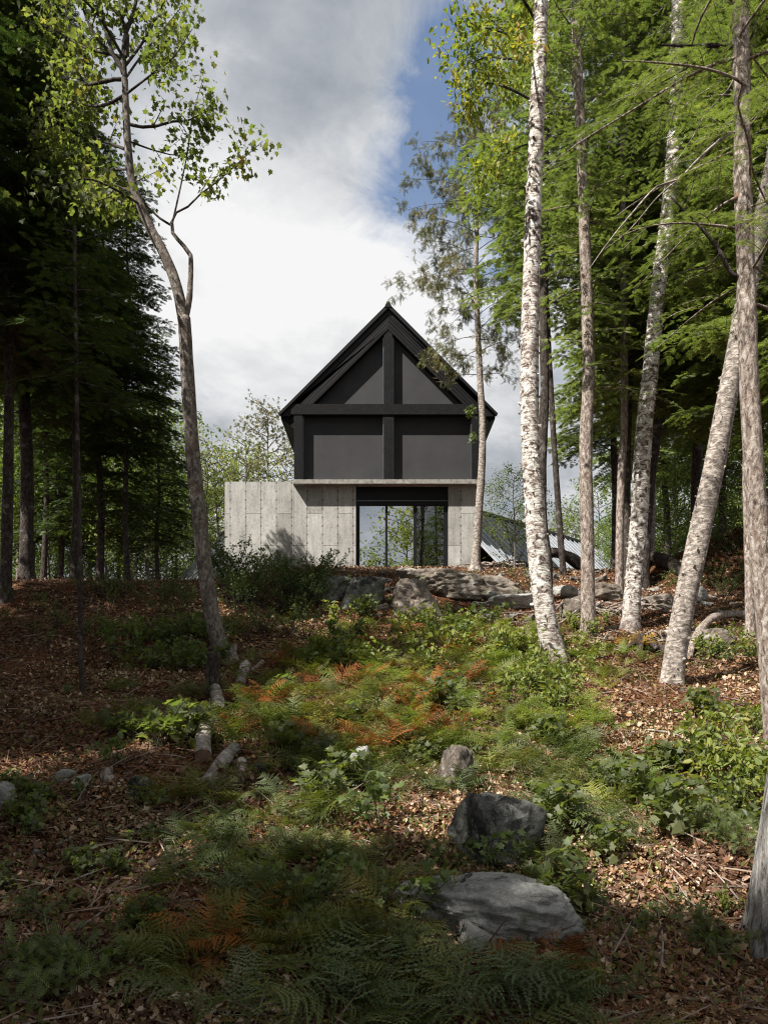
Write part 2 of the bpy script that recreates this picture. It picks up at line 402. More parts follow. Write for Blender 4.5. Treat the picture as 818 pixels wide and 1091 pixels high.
def concrete_mat():
    m, nt, nd, lk = mat_new('board_formed_concrete')
    oc = tcoord(nt, 'Object')
    s = N(nt, 'ShaderNodeSeparateXYZ'); lk.new(oc, s.inputs[0])
    cb = N(nt, 'ShaderNodeCombineXYZ'); lk.new(s.outputs[2], cb.inputs[0]); lk.new(s.outputs[0], cb.inputs[1])
    br = N(nt, 'ShaderNodeTexBrick', offset=.46, offset_frequency=2, squash=1.0)
    lk.new(mapping(nt, cb.outputs[0], (1, 1, 1), (0, 0, 0), (.35, .13, 0)), br.inputs['Vector'])
    for k, v in (('Scale', 1.0), ('Mortar Size', .011), ('Mortar Smooth', .25), ('Bias', 0.0), ('Brick Width', 2.45), ('Row Height', .54)): br.inputs[k].default_value = v
    br.inputs['Color1'].default_value = (.36, .348, .325, 1); br.inputs['Color2'].default_value = (.49, .478, .452, 1); br.inputs['Mortar'].default_value = (.26, .24, .22, 1)
    n1 = noise(nt, oc, 1.3, 6, .65); n2 = noise(nt, oc, 11, 6, .75); n3 = noise(nt, mapping(nt, oc, (5, 5, .7)), 1.5, 4, .6)
    c = mixc(nt, .7, br.outputs[0], ramp(nt, n1, [(.3, .62), (.7, 1.08)]), 'MULTIPLY')
    c = mixc(nt, .6, c, ramp(nt, n2, [(.32, .45), (.5, .95), (.75, 1.15)]), 'MULTIPLY')
    c = mixc(nt, .4, c, ramp(nt, n3, [(.35, .5), (.55, 1.0)]), 'MULTIPLY')
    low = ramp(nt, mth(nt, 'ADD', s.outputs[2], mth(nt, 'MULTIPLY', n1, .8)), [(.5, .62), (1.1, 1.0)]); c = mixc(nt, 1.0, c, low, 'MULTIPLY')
    # tie marks along the panel joints
    fz = mth(nt, 'ABSOLUTE', mth(nt, 'SUBTRACT', mth(nt, 'FRACT', mth(nt, 'MULTIPLY', s.outputs[2], 3.3)), .5))
    fx = mth(nt, 'ABSOLUTE', mth(nt, 'SUBTRACT', mth(nt, 'FRACT', mth(nt, 'MULTIPLY_ADD', s.outputs[0], 1/.54, .13/.54+.5)), .5))
    dot = mth(nt, 'MULTIPLY', mth(nt, 'LESS_THAN', fz, .10), mth(nt, 'LESS_THAN', fx, .045))
    c = mixc(nt, mth(nt, 'MULTIPLY', dot, .75), c, (.06, .055, .05))
    principled(nt, c, .88, bump(nt, mth(nt, 'ADD', mth(nt, 'MULTIPLY', br.outputs[1], -1.0), mth(nt, 'MULTIPLY', n2, .4)), .7, .02), 0, .2); return m
def metal_roof(name, col, rough):
    m, nt, nd, lk = mat_new(name)
    n = noise(nt, tcoord(nt, 'Object'), 3, 4)
    c = ramp(nt, n, [(.3, tuple(v*.85 for v in col)), (.7, tuple(v*1.15 for v in col))])
    principled(nt, c, rough, None, .25, .5); return m
def glass_mat(name, refl, tint):
    m, nt, nd, lk = mat_new(name)
    g = N(nt, 'ShaderNodeBsdfGlossy', Roughness=.0); g.inputs[0].default_value = (.92, .95, 1, 1)
    t = N(nt, 'ShaderNodeBsdfTransparent'); t.inputs[0].default_value = (*tint, 1)
    mx = N(nt, 'ShaderNodeMixShader', i0=refl); lk.new(t.outputs[0], mx.inputs[1]); lk.new(g.outputs[0], mx.inputs[2])
    o = N(nt, 'ShaderNodeOutputMaterial'); lk.new(mx.outputs[0], o.inputs[0]); return m
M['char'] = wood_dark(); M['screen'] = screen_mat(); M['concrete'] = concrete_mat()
M['rake_l'] = boards_dark('rake_boards_left', math.radians(45)); M['rake_r'] = boards_dark('rake_boards_right', math.radians(-45))
M['cladding'] = boards_dark('dark_cladding', 0)
M['ledge'] = simple('weathered_ledge', (.24, .225, .205), .8, 0, .5, 6)
M['blackmetal'] = simple('black_metal', (.008, .008, .009), .5, 0, .2, 4, .2)
M['strip'] = simple('grey_metal_strip', (.10, .11, .12), .35, .6, .2, 4, .5)
M['roof_grey'] = metal_roof('grey_seam_roof', (.36, .38, .42), .5)
M['roof_shaded'] = metal_roof('shaded_seam_roof', (.26, .265, .28), .4)  # left slope lies in shade; that shade is put into this darker colour
M['glass'] = glass_mat('window_glass', .62, (.35, .37, .38)); M['glass_dark'] = glass_mat('screened_glass', .16, (.2, .2, .2))
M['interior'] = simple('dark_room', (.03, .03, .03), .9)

def house():
    Yf, Yw = 26.7, 27.0
    k = 30.6; xs = lambda p: (p-CX)/F*Yf; zs = lambda p: (HY-p)/F*Yf
    xw = lambda p: (p-CX)/F*Yw; zw = lambda p: (HY-p)/F*Yw
    loc = np.array([.13, Yw, 4.1])
    t = thing('house', 'black gabled house with screened timber front above a pale concrete base', 'house', loc)
    def B(mb, name, mat, parent=t, smooth=False):
        mb.V = [v-(loc if parent is t else 0) for v in mb.V]
        return mb.build(name, mat, parent, smooth)
    def S_(mb, name, mat, par):            # sub-part: same local frame as its part
        mb.V = [v-loc for v in mb.V]; return mb.build(name, mat, par)
    xl, xr = xs(313), xs(510.5)
    cx = xs(413.5)
    # --- concrete base
    zt = zw(516.2); zb = 3.2
    m = MB()
    m.box(xw(313), xw(379), Yw, Yw+.35, zb, zt)
    m.box(xw(477.5), xw(510.5), Yw, Yw+.35, zb, zt)
    m.box(xw(313), xw(313)+.3, Yw+.353, 36, zb, zt); m.box(xw(510.5)-.3, xw(510.5), Yw+.353, 36, zb, zt)
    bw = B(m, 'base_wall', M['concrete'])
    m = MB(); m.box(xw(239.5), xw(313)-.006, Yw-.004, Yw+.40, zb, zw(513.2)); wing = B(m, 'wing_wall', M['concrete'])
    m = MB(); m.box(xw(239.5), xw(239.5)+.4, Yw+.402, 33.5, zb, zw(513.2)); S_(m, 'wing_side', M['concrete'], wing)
    # --- sliding door in its recess
    x0, x1 = xw(379), xw(477.5)
    m = MB(); m.box(x0, x1, Yw+.10, Yw+.16, zw(534), zt-.01); hd = B(m, 'header_panel', M['blackmetal'])
    m = MB(); m.box(x0+.01, x1-.01, Yw+.05, Yw+.099, zw(533.2)-.012, zw(533.2)+.016); S_(m, 'header_rail', M['strip'], hd)
    ztop = zw(538); zbot = zw(604.5)
    m = MB(); d0, d1 = Yw+.09, Yw+.22
    m.box(x0, xw(383), d0, d1, zbot-.3, ztop+.16); m.box(xw(473), x1, d0, d1, zbot-.3, ztop+.16)
    m.box(xw(383), xw(473), d0, d1, ztop, ztop+.16)
    m.box(xw(383), xw(473), d0, d1, zbot-.3, zbot)
    dr = B(m, 'sliding_door', M['blackmetal'])
    for a, b in ((410.3, 412.8), (440.6, 444.0)):
        m = MB(); m.box(xw(a), xw(b), d0+.01, d1-.02, zbot+.001, ztop-.001); S_(m, 'mullion', M['blackmetal'], dr)
    for a, b, g in ((383, 410.3, 'glass'), (412.8, 440.6, 'glass'), (444.0, 473, 'glass_dark')):
        m = MB(); m.box(xw(a)+.002, xw(b)-.002, d0+.05, d0+.07, zbot+.002, ztop-.002); S_(m, 'glass_pane', M[g], dr)
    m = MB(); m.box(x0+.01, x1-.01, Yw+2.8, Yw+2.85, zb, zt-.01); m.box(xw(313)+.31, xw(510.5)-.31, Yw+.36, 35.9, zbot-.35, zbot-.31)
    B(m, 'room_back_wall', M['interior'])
    # --- floor slab / ledge
    m = MB(); m.box(xl-.03, xr+.03, Yf-.04, Yw+9, zs(515.5), zs(511.0)); B(m, 'floor_ledge', M['ledge'])
    # --- timber frame
    zl = zs(510.9)
    zbeam0, zbeam1 = zs(441.5), zs(430.5)
    e = Yf+.30
    m = MB(); m.box(xl, xl+.29, Yf, e, zl, zbeam0-.002); B(m, 'corner_post', M['char'])
    m = MB(); m.box(xr-.25, xr, Yf, e, zl, zbeam0-.002); B(m, 'corner_post', M['char'])
    m = MB(); m.box(xs(409), xs(418.2), Yf+.02, e, zl, zbeam0-.002); B(m, 'middle_post', M['char'])
    m = MB(); m.box(xs(310), xs(513), Yf-.02, e, zbeam0, zbeam1); B(m, 'cross_beam', M['char'])
    za = zs(325); zap_in = zs(346)
    ex0, ex1, ez = xs(298), xs(528.5), zs(440)
    m = MB(); zk = zs(351); m.box(xs(409), xs(418.2), Yf+.02, e, zbeam1+.002, zk); B(m, 'king_post', M['char'])
    # metal edge strips beside posts
    m = MB()
    for a in (321.8, 407.6, 418.3, 501.6): m.box(xs(a), xs(a)+.04, Yf+.12, Yf+.22, zl, zbeam0-.004)
    for a in (407.6, 418.3): m.box(xs(a), xs(a)+.04, Yf+.12, Yf+.22, zbeam1+.003, zs(358))
    B(m, 'screen_guide', M['strip'])
    # screens
    for a, b in ((321, 408.5), (418.5, 503)):
        m = MB(); m.box(xs(a), xs(b), e-.02, e+.03, zl, zbeam0+.02); B(m, 'insect_screen', M['screen'])
    sl = (za-ez)/(cx-ex0)
    zin = lambda x: zs(346)-abs(x-cx)*sl
    m = MB(); m.prism([(xs(322), zbeam1-.02), (xs(408.5), zbeam1-.02), (xs(408.5), zin(xs(408.5))+.15), (xs(322), zin(xs(322))+.15)], e-.02, e+.03); B(m, 'gable_screen', M['screen'])
    m = MB(); m.prism([(xs(418.5), zbeam1-.02), (xs(505), zbeam1-.02), (xs(505), zin(xs(505))+.15), (xs(418.5), zin(xs(418.5))+.15)], e-.02, e+.03); B(m, 'gable_screen', M['screen'])
    # rake boards: wide board band between roof edge and screen
    for sgn, mt in ((-1, 'rake_l'), (1, 'rake_r')):
        exx = ex0 if sgn < 0 else ex1
        s2 = (za-ez)/abs(cx-exx)
        o_ = lambda x, off: za-off-abs(x-cx)*s2
        xi = exx-sgn*.55
        # wide board, slightly behind the fascia
        xe = exx-sgn*.42
        m = MB()
        poly = [(cx, o_(cx, .30)), (xe, o_(xe, .30)), (xe, zbeam1+.003), (cx+sgn*(za-.757-zbeam1-.003)/s2, zbeam1+.003), (cx, o_(cx, .757))]
        if sgn > 0: poly = poly[::-1]
        m.prism(poly, Yf+.012, e-.03)
        rk = B(m, 'rake_board', M[mt])
        m = MB(); w = .22
        poly = [(cx, o_(cx, .80)), (xe-sgn*.25, o_(xe-sgn*.25, .80)), (xe-sgn*.25-.0, zbeam1+.006), (xe-sgn*.72, zbeam1+.006), (cx, o_(cx, 1.08))]
        poly = [(cx, o_(cx, .76)), (cx+sgn*(za-.76-zbeam1-.004)/s2, zbeam1+.004), (cx+sgn*(za-.83-zbeam1-.004)/s2, zbeam1+.004), (cx, o_(cx, .83))]
        if sgn > 0: poly = poly[::-1]
        m.prism(poly, Yf+.0, e-.025); S_(m, 'rake_trim', M['char'], rk)
        # roof slope (slab) with thin metal edge, to the back
        m = MB()
        poly = [(cx, za-.02), (exx, ez), (exx-sgn*.02, ez-.10), (exx-sgn*.36, ez-.10), (xe, o_(xe, .299)), (cx, o_(cx, .299))]
        if sgn > 0: poly = poly[::-1]
        m.prism(poly, Yf+.03, 37.5)
        rf = B(m, 'roof', M['blackmetal'])
        m = MB()
        poly = [(cx, za+.05), (exx+sgn*.05, ez-.03), (exx+sgn*.02, ez-.12), (cx, za-.12)]
        if sgn > 0: poly = poly[::-1]
        m.prism(poly, Yf-.07, Yf+.027); S_(m, 'roof_edge', M['blackmetal'], rf)
        m = MB()
        poly = [(exx-sgn*.30, ez-.102), (exx-sgn*.02, ez-.102), (exx-sgn*.02, ez-.16), (xs(313) if sgn < 0 else xs(510), ez-.50), ((xs(313) if sgn < 0 else xs(510)), ez-.25)]
        if sgn > 0: poly = poly[::-1]
        m.prism(poly, Yf+.12, 37.4); S_(m, 'soffit', M['cladding'], rf)
    m = MB(); m.prism([(cx-.13, za-.10), (cx+.13, za-.10), (cx+.05, za+.09), (cx-.05, za+.09)][::-1], Yf-.09, 37.6); B(m, 'ridge_cap', M['blackmetal'])
    # side walls + back
    m = MB(); m.box(xl+.02, xl+.2, e+.04, 36.5, zl, ez+.05); m.box(xr-.2, xr-.02, e+.04, 36.5, zl, ez+.05)
    m.prism([(xl+.2, zl), (xr-.2, zl), (xr-.2, ez-.3), (cx, za-.6), (xl+.2, ez-.3)], 36.3, 36.5)
    B(m, 'side_wall', M['cladding'])
    # --- lower wings with standing seam roofs
    def low(sg, t0, t1, mat, depth):
        A = np.array([cx+sg*3.75, 30.2, 6.95]); r = np.array([sg*.67, .742, 0]); f = np.array([sg*.742, -.67, -1.0])
        nrm = np.cross(r, f); nrm /= np.linalg.norm(nrm)
        if nrm[2] < 0: nrm = -nrm
        a, b = A+r*t0, A+r*t1; L = depth
        m = MB()
        V = [a, b, b+f*L, a+f*L]; V = [v for v in V]+[v-nrm*.08 for v in V]
        m.add(V, [[[0, 1, 2, 3], [7, 6, 5, 4], [0, 4, 5, 1], [1, 5, 6, 2], [2, 6, 7, 3], [3, 7, 4, 0]]])
        # back slope
        f2 = np.array([-f[0], -f[1], f[2]]); V = [a, b, b+f2*L, a+f2*L]; n2 = np.array([-nrm[0], -nrm[1], nrm[2]]); V = V+[v-n2*.08 for v in V]
        m.add(V, [[[3, 2, 1, 0], [4, 5, 6, 7], [1, 5, 4, 0], [2, 6, 5, 1], [3, 7, 6, 2], [0, 4, 7, 3]]])
        rf = B(m, 'lower_roof', M[mat])
        m = MB(); s = t0+.1
        while s < t1:
            p = A+r*s+nrm*.02; w = r*.022
            V = [p-w, p+w, p+w+f*L, p-w+f*L]; V = V+[v+nrm*.03 for v in V]
            m.add(V, [[[0, 3, 2, 1], [4, 5, 6, 7], [0, 1, 5, 4], [1, 2, 6, 5], [2, 3, 7, 6], [3, 0, 4, 7]]]); s += .42
        S_(m, 'roof_seam', M[mat], rf)
        m = MB()
        c0, c1 = A+r*(t0+.1), A+r*(t1-.3)
        q = [c0+f*(L-.4), c1+f*(L-.4), c1+f2*(L-.4), c0+f2*(L-.4)]
        V = [(v[0], v[1], 2.5) for v in q]+[(v[0], v[1], v[2]-.1) for v in q]
        m.add(V, [[[0, 1, 5, 4], [1, 2, 6, 5], [2, 3, 7, 6], [3, 0, 4, 7]]])
        B(m, 'lower_wall', M['cladding'])
        m = MB(); V = [a+nrm*.09-f*.02, b+nrm*.09-f*.02, b+f*.12+nrm*.05, a+f*.12+nrm*.05]; V += [v-nrm*.06 for v in V]
        m.add(V, [[[0, 1, 2, 3], [7, 6, 5, 4], [0, 4, 5, 1], [1, 5, 6, 2], [2, 6, 7, 3], [3, 7, 4, 0]]])
        S_(m, 'ridge_flashing', M['blackmetal'], rf)
    low(1, -2.7, 9.6, 'roof_grey', 3.4)
    low(-1, -1.5, 5.3, 'roof_shaded', 3.0)
house()
# ================================================================ leaf templates
def tpl_needle_twig():
    # flat forked hemlock tip, unit length along +x: thin pointed blades on both sides of the stem
    V = []; Fq = []
    def blade(x0, y0, x1, y1, w, z1=0):
        d = np.array([x1-x0, y1-y0]); d = d/np.linalg.norm(d); n = np.array([-d[1], d[0]])*w
        i = len(V); mx, my = x0+(x1-x0)*.45, y0+(y1-y0)*.45
        V.extend([(x0, y0, 0), (mx+n[0], my+n[1], z1*.4), (x1, y1, z1), (mx-n[0], my-n[1], z1*.4)]); Fq.append([i, i+1, i+2, i+3])
    blade(0, 0, 1.0, 0, .075, -.08)
    for x, l in ((.12, .42), (.34, .46), (.56, .36), (.76, .24)):
        blade(x, 0, x+l*.62, l*.78, .085, -.05); blade(x+.07, 0, x+.07+l*.62, -l*.78, .085, -.05)
    return np.array(V, float), np.array(Fq)
TW = tpl_needle_twig()
def tpl_needle_twig_fine():
    V = []; Fq = []
    def blade(x0, y0, x1, y1, w, z1=0):
        d = np.array([x1-x0, y1-y0]); d = d/np.linalg.norm(d); n = np.array([-d[1], d[0]])*w
        i = len(V); mx, my = x0+(x1-x0)*.45, y0+(y1-y0)*.45
        V.extend([(x0, y0, 0), (mx+n[0], my+n[1], z1*.4), (x1, y1, z1), (mx-n[0], my-n[1], z1*.4)]); Fq.append([i, i+1, i+2, i+3])
    blade(0, 0, 1.0, 0, .03, -.08)
    for k in range(8):
        x = .06+k*.115; l = .34*(1-.07*k)
        blade(x, 0, x+l*.5, l*.85, .032, -.04); blade(x+.05, 0, x+.05+l*.5, -l*.85, .032, -.04)
    return np.array(V, float), np.array(Fq)
TWF = tpl_needle_twig_fine()
LEAF_MAPLE = (np.array([(0, 0, 0), (.16, -.24, .02), (.02, -.42, .06), (.34, -.32, .03), (.52, -.50, .09), (.66, -.20, .03), (1.05, .04, -.10), (.66, .20, .03), (.58, .46, .10), (.36, .32, .05), (.08, .44, .08), (.18, .22, .03)]), np.array([list(range(12))]))
LEAF_OVAL = (np.array([(0, 0, 0), (.3, -.27, .06), (.7, -.22, .05), (1, 0, -.05), (.7, .22, .05), (.3, .27, .06)]), np.array([[0, 1, 2, 3], [0, 3, 4, 5]]))
LEAF_DRY = (np.array([(0, 0, 0), (.35, -.33, .16), (.75, -.22, .10), (1, .03, -.02), (.7, .28, .12), (.3, .30, .18)]), np.array([[0, 1, 2, 3], [0, 3, 4, 5]]))

def crown_needles(rng, pos_at, z0, z1, L, nbr, prof=None, step=.085, tw=.13, az=None, droop=.22, tpl=TW, rise=.15, bare=.15):
    """hemlock crown: flat drooping branches round a trunk. pos_at(z) -> trunk point. Returns leaves V,F and branch tubes MB"""
    wood = MB(); PP = []; XX = []; ZZ = []; SS = []
    golden = 2.4
    for b in range(nbr):
        t = (b+rng.random())/nbr; z = z0+(z1-z0)*t
        l = L*(prof(t) if prof else (1-t)**.75*(.85+.15*math.sin(9*t))+.12)*rng.uniform(.62, 1.08)
        a = b*golden+rng.normal(0, .35) if az is None else rng.uniform(*az)
        d = np.array([math.cos(a), math.sin(a), 0.]); sd = np.array([-d[1], d[0], 0.])
        e = rise*rng.uniform(.0, 1.6)+.35*t
        n = max(4, int(l/.16)); s = np.linspace(0, l, n+1)
        wob = rng.normal(0, .05, 3)
        p0 = pos_at(z)
        pts = p0+d*(s*(1-.03*l))[:, None]+sd*(wob[0]*s+.06*np.sin(s*3+wob[1]*40))[:, None]+np.array([0, 0, 1.])*(s*e-droop*s*s/max(l, .8)*1.0)[:, None]
        r = .0055*l+.004
        wood.tube(pts, r*(1-.82*s/l)+.0025, 5, cap=False)
        T = np.gradient(pts, axis=0); T /= np.linalg.norm(T, axis=1)[:, None]
        q = np.arange(max(bare*l, .1), l, .095)
        for j, sj in enumerate(q):
            k = min(int(sj/l*n), n-1); f = sj/l*n-k
            bp = pts[k]*(1-f)+pts[k+1]*f; tt = T[k]
            side = 1 if j % 2 else -1
            bl = min(.95, .42*(l-sj)+.14)*rng.uniform(.55, 1.15)
            ang = rng.uniform(.75, 1.15)
            up = np.array([0, 0, 1.])
            lat = np.cross(up, tt); lat /= np.linalg.norm(lat)+1e-9
            dd = tt*math.cos(ang)+lat*side*math.sin(ang)+up*rng.normal(0, .13)
            m = max(2, int(bl/step)); u = np.linspace(.04, bl, m)
            bpts = bp+dd*u[:, None]+np.array([0, 0, -1.])*(.32*u*u/max(bl, .3))[:, None]
            if bl > .3: wood.tube(bpts[::max(1, m//3)] if m > 3 else bpts, .0035, 3, cap=False)
            bd = dd+np.array([0, 0, -1.])*(.5*u/max(bl, .3))[:, None]
            bd = bd/np.linalg.norm(bd, axis=1)[:, None]
            bl2 = np.cross(up, bd); bl2 /= np.linalg.norm(bl2, axis=1)[:, None]+1e-9
            for sg in (-1, 1):
                dirs = bd*.62+bl2*sg*.78+rng.normal(0, .12, (m, 3))
                PP.append(bpts); XX.append(dirs); ZZ.append(np.tile(up, (m, 1))+rng.normal(0, .28, (m, 3))); SS.append(tw*rng.uniform(.7, 1.25, m)*(1-.3*u/bl))
            PP.append(bpts[-1:]); XX.append(bd[-1:]); ZZ.append(up[None]); SS.append(np.array([tw*1.2]))
    PP, XX, ZZ, SS = [np.concatenate(v) for v in (PP, XX, ZZ, SS)]
    V, Fq = scatter(tpl[0], tpl[1], PP, XX, ZZ, SS)
    return V, Fq, wood

def ramify(rng, path, r0, depth, wood, tips, r_end=.25, nchild=None, spread=.9, lenf=.45, up=.25, start=.3, minr=.003):
    path = np.asarray(path, float); n = len(path)
    wood.tube(path, r0*np.linspace(1, r_end, n), 10 if r0 > .06 else (6 if r0 > .015 else 4), .06 if r0 > .03 else 0, int(rng.integers(99)), cap=False)
    seg = np.linalg.norm(np.diff(path, axis=0), axis=1); L = seg.sum()
    if depth == 0:
        tips.append(path); return
    nc = nchild or max(3, int(L/.28))
    for c in range(nc):
        t = start+(1-start)*(c+rng.random())/nc
        k = min(int(t*(n-1)), n-2); f = t*(n-1)-k
        p = path[k]*(1-f)+path[k+1]*f; T = path[k+1]-path[k]; T /= np.linalg.norm(T)+1e-9
        v = rdir(rng, 1)[0]; v -= T*(v @ T); v /= np.linalg.norm(v)+1e-9
        d = T*math.cos(spread)+v*math.sin(spread)+np.array([0, 0, up]); d /= np.linalg.norm(d)
        cl = L*lenf*rng.uniform(.5, 1.1)*(1.15-.6*t)
        m = 6; q = np.linspace(0, 1, m)
        cv = rng.normal(0, .16, 3)
        cp = p+d*(q*cl)[:, None]+cv*(cl*q*q)[:, None]+np.array([0, 0, -1.])*(.10*cl*q*q)[:, None]
        ramify(rng, cp, max(minr, r0*(1-t*(1-r_end))*.5), depth-1, wood, tips, .35, None, spread, lenf, up, .15, minr)
def leaves_on(rng, tips, tpl, size, step, hang=.5, cl=1, spread=.06):
    PP = []; XX = []; ZZ = []
    for path in tips:
        L = np.linalg.norm(np.diff(path, axis=0), axis=1).sum()
        m = max(2, int(L/step)*cl)
        t = rng.uniform(.1, 1, m)*(len(path)-1); k = np.minimum(t.astype(int), len(path)-2); f = (t-k)[:, None]
        p = path[k]*(1-f)+path[k+1]*f
        T = path[-1]-path[0]; T /= np.linalg.norm(T)+1e-9
        PP.append(p+rng.normal(0, spread, (m, 3)))
        XX.append(rdir(rng, m)*.9+T*.5+np.array([0, 0, -hang])); ZZ.append(rdir(rng, m)*.8+np.array([0, 0, 1.0]))
    PP, XX, ZZ = [np.concatenate(v) for v in (PP, XX, ZZ)]
    return scatter(tpl[0], tpl[1], PP, XX, ZZ, size*rng.uniform(.6, 1.25, len(PP)))

def root_flare(V, base, r, h=.35, lobes=5, seed=0, amt=.9):
    z = V[:, 2]-base[2]; w = np.exp(-np.maximum(z, 0)/h*1.6)
    dx = V[:, :2]-base[:2]
    a = np.arctan2(dx[:, 1], dx[:, 0])
    fl = 1+amt*w*w*(.55+.45*np.sin(a*lobes+seed))*.75
    V = V.copy(); V[:, :2] = base[:2]+dx*fl[:, None]
    return V

def px_path(pts, Y, zsink=.12):
    """photo pixels at distance Y (or (px,py,Y) triples) -> points; the first is pushed into the soil"""
    out = [P(p[0], p[1], p[2] if len(p) > 2 else Y) for p in pts]
    return out
def ground_tree(name, label, cat, pts, width_px, mat, group=None, leaf=None, rough=.07, flare=.9, seed=0, extra=4.0, taper=.45, flakes=0, n=18):
    """trunk following pixel points; first point = foot on the ground. returns (root empty, trunk object, path world, radii)"""
    foot = hit(*pts[0][:2]); Y = foot[1]
    w = [foot-np.array([0, 0, .35]), foot]+[P(p[0], p[1], Y+(p[2] if len(p) > 2 else 0)) for p in pts[1:]]
    d = w[-1]-w[-2]; d /= np.linalg.norm(d)
    d = d*.6+np.array([0, 0, .4]); d /= np.linalg.norm(d)
    if extra > 0: w.append(w[-1]+d*extra)
    path = resample(w, .10)
    r0 = width_px/F*Y/2
    L = np.concatenate([[0], np.cumsum(np.linalg.norm(np.diff(path, axis=0), axis=1))])
    rad = r0*(1-(1-taper)*L/L[-1])
    loc = foot
    root = thing(name, label, cat, loc, group)
    V, Fq, caps = tube(path, rad, n, rough, seed)
    V = root_flare(V, foot, r0, .45, 4+seed % 3, seed, flare)
    Fs = [Fq, caps]
    nv = len(V)
    if flakes:
        rng = np.random.default_rng(seed+5)
        k = rng.integers(int(len(path)*.03), int(len(path)*.75), flakes); a = rng.uniform(0, 2*PI, flakes)
        o = np.stack([np.cos(a), np.sin(a), 0*a], 1); tg = np.stack([-np.sin(a), np.cos(a), 0*a], 1)
        pos = path[k]+o*(rad[k]*1.0)[:, None]
        fv, ff = scatter(np.array([(0, -.5, 0), (.5, -.45, .22), (1, -.3, .75), (1, .35, .8), (.5, .5, .25), (0, .45, 0)]), np.array([[0, 1, 4, 5], [1, 2, 3, 4]]), pos, tg*rng.choice([-1, 1], flakes)[:, None]+rng.normal(0, .4, (flakes, 3)), o, rng.uniform(.012, .045, flakes))
        V = np.concatenate([V, fv]); Fs = [np.concatenate([Fq, ff+nv]), caps]
    tr = obj('trunk', V-loc, Fs, M['bark_'+mat], root, True)
    return root, tr, path, rad, loc
def add_crown(root, loc, V, Fs, mat, wood=None, woodmat='bark_brown', name='crown'):
    c = obj(name, V-loc, Fs, M[mat], root)
    if wood is not None and wood.V:
        wood.V = [v-loc for v in wood.V]; wood.build('branches', M[woodmat], root, True)
    return c
def at_z(path):
    z = path[:, 2]
    def f(q): return np.array([np.interp(q, z, path[:, 0]), np.interp(q, z, path[:, 1]), q])
    return f

# ================================================================ key trees, right side
def dead_limb(root, loc, pts, Y, r, mat='bark_dark', name='limb', extra=()):
    m = MB()
    for q, rr in ((pts, r),)+tuple(extra):
        w = resample([P(a[0], a[1], a[2] if len(a) > 2 else Y) for a in q], .08)
        m.tube(w, rr*np.linspace(1, .3, len(w)), 7, .15, 3)
    m.V = [v-loc for v in m.V]; m.build(name, M[mat], root, True)

